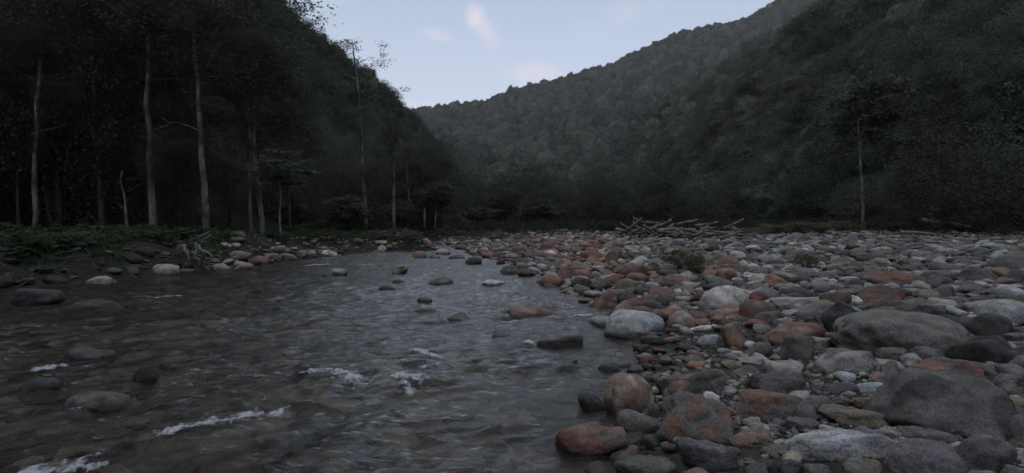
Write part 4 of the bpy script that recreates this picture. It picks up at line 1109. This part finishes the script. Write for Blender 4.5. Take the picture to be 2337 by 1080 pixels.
T_MARK = [(88, 'the leftmost tall trunk'), (345, 'the tall mottled trunk'), (462, 'the brightest trunk'), (585, 'the double-stemmed tree'), (640, 'the small white sapling'),
          (830, 'the straight trunk under the open crown'), (898, 'the second straight pale trunk'), (995, 'the slanting white sapling'), (1095, 'the short far trunk'),
          (1232, 'the lone trunk in the valley middle'), (1435, 'the left end of the driftwood'), (1560, 'the middle of the driftwood'), (1690, 'the right end of the driftwood'),
          (1838, 'the olive bush'), (1968, 'the bent slender tree'), (2160, 'the long pale log'), (2290, 'the domed boulder at the right edge')]
def tree_label(base, x, y, z, h):
    px, py = project(x, y, z + h * .8)
    opts = []
    for mx_, ph in sorted(T_MARK, key=lambda m: abs(m[0] - px))[:3]:
        rel = 'straight behind' if abs(px - mx_) < 22 else 'behind and right of' if px > mx_ else 'behind and left of'
        lev = 'low down' if py > 400 else 'halfway up the picture' if py > 200 else 'high up'
        opts += [f'{base}, {rel} {ph}', f'{base}, {lev}, {rel} {ph}']
    for o in opts:
        if len(o.split()) <= 16 and o not in used_labels: used_labels.add(o); return o
    return opts[1] if len(opts[1].split()) <= 16 else opts[0]
# trees of the treeline, each with its own size; positions in the wood behind the pale trunks and round the valley floor
def fill_trees(n_, gen, hr_, rr_, label, group, crowns, mind, seed0, lo=.12):
    pts = []; tries = 0
    while len(pts) < n_ and tries < 4000:
        tries += 1
        x, y = gen()
        if all((x - a) ** 2 + (y - b) ** 2 > mind ** 2 for a, b in pts): pts.append((x, y))
    for k, (x, y) in enumerate(pts):
        h = rng.uniform(*hr_); rad = rng.uniform(*rr_)
        sz = 'tall ' if h > hr_[0] + .66 * (hr_[1] - hr_[0]) else 'short ' if h < hr_[0] + .33 * (hr_[1] - hr_[0]) else 'mid-height '
        tree((x, y, tz(x, y)), h, rad, h * .012, tree_label(sz + label, x, y, tz(x, y), h), group, crowns, False, lean=rng.uniform(-.05, .05), seed=seed0 + k, crown_lo=lo, limbs=2)
fill_trees(46, lambda: (lambda y: (-(.30 * y + 13 + rng.uniform(-4, 12)), y))(rng.uniform(29, 62)), (11, 18), (3.0, 4.6),
           'dark leafy tree', 'dark trees of the left wood', CROWN_NEAR, 3.0, 200, .05)
fill_trees(26, lambda: (rng.uniform(-20, -7), rng.uniform(56, 84)), (5, 11), (2.4, 3.8),
           'leafy tree', 'trees at the end of the left wood', CROWN_NEAR, 3.0, 300, .05)
fill_trees(34, lambda: (rng.uniform(-8, 24), rng.uniform(62, 100)), (3.2, 7), (2.2, 3.6),
           'bushy valley-floor tree', 'low trees on the valley floor', CROWN_MID, 3.2, 400, 0.0)
fill_trees(56, lambda: (lambda y: (max(.42 * y, 10) + 10 + rng.uniform(-1, 22), y))(rng.uniform(30, 72)), (3.4, 6.0), (2.0, 3.4),
           'dark bushy tree', 'dark trees right of the gravel bar', CROWN_MID, 3.0, 500, 0.0)

# wooded slopes: nearest individuals as trees, the rest one mass
def slope_points(n_, xr_, yr_, cond, spacing_pow=1.0):
    x = rng.uniform(*xr_, n_ * 5); y = yr_[0] * (yr_[1] / yr_[0]) ** rng.random(n_ * 5)
    z = terrain(x, y); k = cond(x, y, z); return x[k][:n_], y[k][:n_], z[k][:n_]
mass_mid, mass_far = [], []
x, y, z = slope_points(3000, (-92, -24), (38, 520), lambda x, y, z: (z > 2.0) & (-x < y * 1.1 + 25) & (rng.random(len(x)) < .9))
for a in zip(x, y, z): mass_mid.append((*a, rng.uniform(3.0, 5.2), 0))
x, y, z = slope_points(5200, (40, 360), (32, 900), lambda x, y, z: (z > 2.0) & (x < y * 1.05 + 25))
for a in zip(x, y, z): mass_mid.append((*a, rng.uniform(3.2, 5.6) * (1 + a[1] / 1400), 1))
x, y, z = slope_points(420, (42, 120), (34, 130), lambda x, y, z: (z > 1.0) & (x < y * 1.05 + 25))
for a in zip(x, y, z): mass_mid.append((*a, rng.uniform(2.6, 3.8), 1))
x, y, z = slope_points(1600, (-60, 90), (84, 560), lambda x, y, z: (z < 30))
for a in zip(x, y, z): mass_mid.append((*a, rng.uniform(2.2, 3.9) * (1 + a[1] / 900), 2))
x = rng.uniform(-420, 1000, 13000); y = 480 + 790 * rng.random(13000) ** .8; z = terrain(x, y)
ok = (x < .78 * y + 40) & (x > -.35 * y - 30)
for a in zip(x[ok], y[ok], z[ok]): mass_far.append((*a, rng.uniform(6.5, 10.5), 3))
# the largest in view become things
def show(q): 
    px, py = project(q[0], q[1], q[2] + q[3])
    return q[3] / q[1] if -60 < px < W_PX + 60 and -80 < py < 540 else 0
mass_mid.sort(key=lambda q: -show(q))
SLOPE_LAB = {0: ('left-slope tree', 'trees on the left slope'),
             1: ('right-slope tree', 'trees on the right slope'),
             2: ('far valley tree', 'trees on the far valley floor')}
trunk_me = None
for k, q in enumerate(mass_mid[:112]):
    root = bpy.data.objects.new('slope_tree', None); root.location = (q[0], q[1], q[2]); COL.objects.link(root)
    lab, grp = SLOPE_LAB[q[4]]; tag(root, tree_label(lab, q[0], q[1], q[2], q[3] * 2), 'tree', grp)
    s_ = q[3]; hgt = s_ * rng.uniform(2.0, 2.7)
    if trunk_me is None:
        v, f = tube(bent((0, 0, -.3), (0, 0, 1.0), 5, .03, 3), [.05, .045, .04, .03, .02, .01], 5); trunk_me = mesh_from('trunk', v, f, M_BARK_D)
    add('trunk', trunk_me, root, scl=(s_ * .9, s_ * .9, hgt * .9))
    add('crown', (CROWN_NEAR if q[1] < 75 else CROWN_MID)[k % 5], root, loc=(0, 0, hgt * .62), rot=(0, 0, rng.uniform(0, 6.28)), scl=(s_, s_, hgt * .42))
for nm_, arr, protos in (('slope_forest', mass_mid[112:], CROWN_MID_I), ('ridge_forest', mass_far, CROWN_FAR_I)):
    n = len(arr); A = np.array([(q[0], q[1], q[2], q[3]) for q in arr])
    hz = A[:, 3] * rng.uniform(.75, 1.35, n)
    tint = .6 + .8 * rng.random((n, 1)) * np.ones(3)
    patch = n2(A[:, 0], A[:, 1], 55, 44, 2)
    tint = tint * np.stack([1 + .25 * patch, 1 + .12 * patch, 1 - .05 * patch], 1)
    tag(scatter_object(nm_, protos, np.stack([A[:, 0], A[:, 1], A[:, 2] + hz * .55], 1),
        np.stack([rng.uniform(-.1, .1, n), rng.uniform(-.1, .1, n), rng.uniform(0, 6.28, n)], 1),
        np.stack([A[:, 3], A[:, 3], hz], 1), rng.integers(0, len(protos), n), tint), kind='stuff')

# ------------------------------------------------------------------ understorey, herbs and bushes
def bush(px, py, wpx, hpx, mat_mesh, label, group=None, depth=None, dens=1):
    x, y, z = hit(px, py) if depth is None else (*px_at(px, py, depth)[:2], 0)
    if depth is not None: z = tz(x, y)
    w = wpx * y / F_PX / 2; h = hpx * y / F_PX / 2
    root = bpy.data.objects.new('bush', None); root.location = (x, y, z); COL.objects.link(root)
    tag(root, label, 'bush', group)
    add('foliage', mat_mesh, root, loc=(0, 0, h * .85), rot=(0, 0, rng.uniform(0, 6)), scl=(w, w * .8, h))
    st = [tube(bent((0, 0, -.05), (math.cos(a) * w * .5, math.sin(a) * w * .4, h * 1.3), 4, .05, int(px) + k), [.012, .01, .008, .006, .003], 4) for k, a in enumerate((.3, 1.9, 3.4, 5.0))]
    v, f = join(st); add('stem', mesh_from('stem', v, f, M_BARK_D), root)
W_BUSH = [crown_mesh('foliage', 120 + k, 90, 44, .05, .16, M_BUSH, 'round') for k in range(2)]
bush(1545, 620, 92, 62, W_BUSH[0], 'low grey-green bush growing among the stones in the middle of the bar')
bush(1588, 626, 52, 60, W_BUSH[1], 'drier olive bush touching the right side of the green bush on the bar')
bush(1838, 614, 74, 46, W_BUSH[1], 'small olive bush on the right part of the gravel bar')
for k, (px, py, w, h) in enumerate([(1010, 548, 90, 26), (1075, 549, 80, 24), (1130, 546, 70, 22), (940, 548, 70, 24), (870, 548, 70, 24)]):
    bush(px, py, w, h, CROWN_BUSH[k % 3], ['dark low thicket left of the valley-middle scrub', 'dark low thicket in front of the far short trunk', 'dark low thicket at the left tip of the gravel bar',
         'dark low thicket under the thin trunks', 'dark low thicket under the straight pale trunks'][k], 'dark thickets behind the far shore')
for k, (px, py, w, h, lab) in enumerate([(1760, 535, 90, 26, 'greyish scrub on the bar right of the driftwood pile'), (1840, 532, 110, 30, 'greyish scrub left of the bent slender tree'),
        (1930, 530, 90, 30, 'greyish scrub at the foot of the bent slender tree'), (2050, 528, 80, 26, 'greyish scrub between the bent tree and the right log'),
        (2230, 532, 90, 50, 'taller scrub behind the log at the right edge'), (1690, 538, 60, 20, 'low scrub at the right end of the driftwood pile')]):
    bush(px, py, w, h, W_BUSH[k % 2] if k != 4 else CROWN_BUSH[0], lab, 'scrub along the back of the bar')
for k, (px, py, w, h, lab) in enumerate([(250, 512, 40, 28, 'small shrub before the dark wood left of the short leaning trunk'), (195, 520, 90, 22, 'low leafy shrub on the bank under the leftmost trunks'),
        (645, 430, 88, 66, None), (860, 500, 60, 70, 'leafy understorey shrub between the straight pale trunks'), (1040, 515, 90, 60, 'leafy understorey shrub right of the slanting white sapling')]):
    if lab: bush(px, py, w, h, CROWN_BUSH[k % 3], lab, depth=27 if px < 700 else 44)

# grass and herbs: nobody could count them
def tuft_mesh(seed, n_, mat):
    r = np.random.default_rng(seed); V, F_ = [], []
    for k in range(n_):
        a = r.uniform(0, 6.28); p = r.normal(size=2) * .35; h = r.uniform(.5, 1); l = r.uniform(.1, .5)
        b0 = np.array((p[0], p[1], 0)); t = np.array((p[0] + math.cos(a) * l, p[1] + math.sin(a) * l, h)); w = np.array((-math.sin(a), math.cos(a), 0)) * .06
        m_ = (b0 + t) / 2 + np.array((0, 0, .12)); o = len(V)
        V += [b0 - w, b0 + w, m_ + w * .9, m_ - w * .9, t]; F_ += [(o, o + 1, o + 2, o + 3), (o + 3, o + 2, o + 4)]
    return mesh_from('tuft', V, F_, mat, False)
TUFTS = [tuft_mesh(k, 16, M_GRASS) for k in range(3)]
n = 9000
gy_ = 12 * (50 / 12) ** rng.random(n); gx_ = L_edge(gy_) - .5 - rng.random(n) ** 1.3 * (5 + .25 * gy_)
keep = (n2(gx_, gy_, 1.6, 61, 3) > .0) & (terrain(gx_, gy_) > .3)
gx_, gy_ = gx_[keep], gy_[keep]; n = len(gx_); gs = rng.uniform(.06, .17, n) * (1 + .012 * gy_)
tag(scatter_object('grass', TUFTS, np.stack([gx_, gy_, terrain(gx_, gy_) - .02], 1),
    np.stack([rng.uniform(-.2, .2, n), rng.uniform(-.2, .2, n), rng.uniform(0, 6.28, n)], 1), np.stack([gs * 1.2, gs * 1.2, gs], 1), rng.integers(0, 3, n)), kind='stuff')
# leafy low herbs
HERB = [crown_mesh('herb', 140 + k, 16, 9, .2, .2, M_GRASS, 'round', .5) for k in range(3)]
n = 3400
gy_ = 12 * (46 / 12) ** rng.random(n); gx_ = L_edge(gy_) - 1.0 - rng.random(n) * (6 + .3 * gy_)
keep = (n2(gx_, gy_, 1.9, 62, 3) > .10 - .30 * (gy_ < 16)) & (terrain(gx_, gy_) > np.where(gy_ < 18, .10, .35))
gx_, gy_ = gx_[keep], gy_[keep]; n = len(gx_); gs = rng.uniform(.12, .34, n)
tag(scatter_object('ground_cover', HERB, np.stack([gx_, gy_, terrain(gx_, gy_) + gs * .25], 1),
    np.stack([rng.uniform(-.2, .2, n), rng.uniform(-.2, .2, n), rng.uniform(0, 6.28, n)], 1), np.stack([gs, gs, gs * rng.uniform(.25, .8, n)], 1), rng.integers(0, 3, n)), kind='stuff')

# scrub and brushwood past counting
M_SCRUB = leaf_material('dark_scrub', (.040, .044, .033), .4)
SCRUB = [crown_mesh('scrub', 160 + k, 18, 12, .12, .2, M_SCRUB, 'round', .8) for k in range(4)]
n = 2600
gy_ = rng.uniform(37, 64, n); gx_ = rng.uniform(-16, 46, n)
keep = (n2(gx_, gy_, 4, 66, 2) > -.15 - .5 * smooth(42, 50, gy_)) & (gx_ < .9 * gy_) & ((gx_ > -6) | (gy_ > 40))
gx_, gy_ = gx_[keep], gy_[keep]; n = len(gx_); gs = rng.uniform(.22, .75, n) * (.5 + .5 * smooth(38, 50, gy_))
tag(scatter_object('scrub', SCRUB, np.stack([gx_, gy_, terrain(gx_, gy_) + gs * .5], 1),
    np.stack([rng.uniform(-.2, .2, n), rng.uniform(-.2, .2, n), rng.uniform(0, 6.28, n)], 1), np.stack([gs, gs, gs * .9], 1), rng.integers(0, 4, n)), kind='stuff')
TWIG = []
for k in range(4):
    v, f = tube(bent((-.5, 0, 0), (.5, 0, .1), 5, .10, 400 + k), [.011, .010, .009, .007, .005, .002], 5); TWIG.append(mesh_from('twig', v, f, M_BARK_D))
n = 900
gy_ = 10 * (34 / 10) ** rng.random(n); gx_ = L_edge(gy_) - .2 - rng.random(n) ** 1.5 * 4.5
gs = rng.uniform(.25, 1.1, n)
tag(scatter_object('brushwood', TWIG, np.stack([gx_, gy_, terrain(gx_, gy_) + gs * .08], 1),
    np.stack([rng.uniform(-.4, .4, n), rng.uniform(-.35, .35, n), rng.uniform(0, 6.28, n)], 1), np.stack([gs, gs, gs], 1), rng.integers(0, 4, n)), kind='stuff')

# ------------------------------------------------------------------ driftwood
def log(p0, p1, dep, wpx, label, group, name='driftwood_log', zoff=0, seed=0, yt=0., twigs=1):
    a = px_at(*p0, dep); b = px_at(*p1, dep + yt)
    r_ = wpx * dep / F_PX / 2
    path = bent(a, b, 7, .035, seed)
    parts = [tube(path, [r_ * (1 - .45 * k / 7) for k in range(8)], 7, .10, seed)]
    c0 = Vector(tuple((a + b) / 2))
    rr = np.random.default_rng(seed)
    for k in range(twigs):
        i = rr.integers(2, 6); ln = np.linalg.norm(b - a) * rr.uniform(.12, .25)
        d = rr.normal(size=3); d[2] = abs(d[2]); d /= np.linalg.norm(d)
        parts.append(tube([path[i], path[i] + d * ln * .5, path[i] + d * ln], [r_ * .35, r_ * .25, r_ * .08], 5))
    v, f = join(parts); v = np.array(v) - np.array(c0)
    tag(add(name, mesh_from(name, v, f, M_DRIFT), loc=c0), label, 'log', group)
PILE = [((1427, 531), (1464, 498), 6.5, 'pale pole sticking up steeply at the left end of the driftwood pile'), ((1445, 497), (1475, 510), 2.5, 'thin twig crossing the steep pale pole'),
        ((1475, 507), (1520, 511), 4, 'thin branch leaning right of the steep pale pole'), ((1500, 518), (1532, 505), 6, 'short grey stick in the upper left of the driftwood pile'),
        ((1523, 513), (1532, 500), 6, 'short pale stub poking up from the middle of the driftwood pile'), ((1545, 512), (1592, 501), 4.5, 'slender branch rising to the right in the pile middle'),
        ((1587, 517), (1625, 511), 8, 'thick pale log on top of the right half of the pile'), ((1620, 512), (1640, 506), 4, 'tapering branch tip at the end of the thick pale log'),
        ((1650, 522), (1697, 500), 4, 'long thin branch pointing up right at the right end of the pile'), ((1478, 534), (1496, 522), 7, 'pale broken piece low in the pile left half'),
        ((1500, 528), (1558, 522), 9, 'thick dark log lying across the pile middle'), ((1515, 540), (1560, 533), 7, 'lower horizontal log under the thick dark log'),
        ((1560, 526), (1640, 520), 6, 'long horizontal branch in the right half of the pile'), ((1405, 522), (1450, 537), 6, 'dark branch at the left foot of the pile'),
        ((1596, 540), (1660, 530), 6, 'grey log on the ground at the right foot of the pile'), ((1655, 533), (1725, 538), 5, 'grey pole lying flat right of the driftwood pile'),
        ((1440, 528), (1500, 520), 7, 'grey branch across the left half of the pile'), ((1530, 520), (1580, 538), 6, 'branch slanting down right in the pile middle'),
        ((1418, 538), (1470, 530), 6, 'low grey stick at the front left of the pile'), ((1575, 534), (1610, 516), 5, 'branch slanting up right in the right half of the pile'),
        ((1470, 515), (1498, 536), 5, 'branch slanting down in the left half of the pile')]
for k, (a, b, w, lab) in enumerate(PILE):
    log(a, b, 31 + (k * 7 % 5) * .4, w * 1.35, lab, 'driftwood pile on the bar', seed=k + 5, yt=((k % 3) - 1) * .5)
log((2106, 503), (2215, 519), 33, 12, 'long pale log lying at the back of the bar on the right', 'logs at the right', seed=61)
log((2190, 548), (2290, 545), 25, 12, 'dark log lying on the stones near the right edge', 'logs at the right', seed=62)
log((2060, 530), (2140, 535), 31, 7, 'short dark branch left of the dark log on the right', 'logs at the right', seed=63)
log((430, 552), (480, 528), 14.8, 4.5, 'upper of two pale sticks pointing up from the root tangle', 'driftwood on the left shore', seed=64, twigs=0)
log((445, 560), (482, 536), 14.7, 4, 'lower of two pale sticks pointing up from the root tangle', 'driftwood on the left shore', seed=65, twigs=0)
log((710, 556), (768, 547), 24, 7, 'grey log lying in the grass on the left bank', 'driftwood on the left shore', seed=66)
log((590, 545), (628, 562), 21, 5, 'dark branch lying on the bank left of the white sapling', 'driftwood on the left shore', seed=67)
pr_ = np.random.default_rng(77)
SIDE = ['left end', 'left half', 'middle', 'right half', 'right end']
for k in range(36):
    cx_ = 1408 + 300 * (k + .5) / 36; cy_ = 534 + pr_.uniform(-10, 10); ln_ = pr_.uniform(22, 70); sl = pr_.uniform(-.75, .75)
    log((cx_ - ln_ / 2, cy_ + sl * ln_ / 2), (cx_ + ln_ / 2, cy_ - sl * ln_ / 2), 31 + pr_.uniform(-.6, 1.2), pr_.uniform(3.5, 8),
        '%s stick %s in the %s of the driftwood pile' % (['thin grey', 'stout weathered'][k % 2], 'rising to the right' if sl > .1 else 'falling to the right' if sl < -.1 else 'lying level', SIDE[min(k // 7, 4)]),
        'driftwood pile on the bar', seed=300 + k, yt=pr_.uniform(-.8, .8))
# root tangle at the foot of the left bank
base = px_at(455, 600, 14.5); rr = np.random.default_rng(5); parts = []
rt = bpy.data.objects.new('driftwood_roots', None); rt.location = tuple(base); COL.objects.link(rt)
tag(rt, 'tangle of bare driftwood roots washed against the left bank', 'roots', 'driftwood on the left shore')
ROOTS = [((440, 575), (470, 612), 7), ((452, 560), (468, 580), 5), ((468, 580), (462, 605), 5), ((455, 590), (490, 600), 5), ((455, 585), (484, 593), 6), ((440, 590), (478, 617), 8),
         ((425, 570), (440, 612), 6), ((430, 612), (455, 575), 4), ((465, 572), (488, 588), 5), ((420, 560), (430, 600), 5), ((448, 555), (440, 585), 4), ((470, 600), (500, 622), 5)]
for k, (a, b, w) in enumerate(ROOTS):
    A_, B_ = px_at(*a, 14.5 + rr.uniform(-.3, .3)) - base, px_at(*b, 14.3 + rr.uniform(-.3, .3)) - base
    v, f = tube(bent(A_, B_, 6, .14, k + 90), [w * 1.2 * 14.5 / F_PX / 2 * (1 - .5 * q / 6) for q in range(7)], 6, .1, k)
    add('root', mesh_from('root', v, f, M_DRIFT), rt)
fine = []
for k in range(60):
    a = (rr.uniform(405, 480), rr.uniform(558, 600)); b = (a[0] + rr.normal() * 14, a[1] + abs(rr.normal()) * 20 + 4)
    A_, B_ = px_at(*a, 14.7 + rr.uniform(-.2, .3)) - base, px_at(*b, 14.5 + rr.uniform(-.2, .3)) - base
    fine.append(tube(bent(A_, B_, 4, .15, k + 190), [.011, .009, .007, .005, .003], 4))
v, f = join(fine); add('fine_roots', mesh_from('fine_roots', v, f, M_BARK_D), rt)
print('stones', len(stones), 'placed', len(placed), 'rest', len(rest), 'labels', len(used_labels), 'mid', len(mass_mid), 'far', len(mass_far))
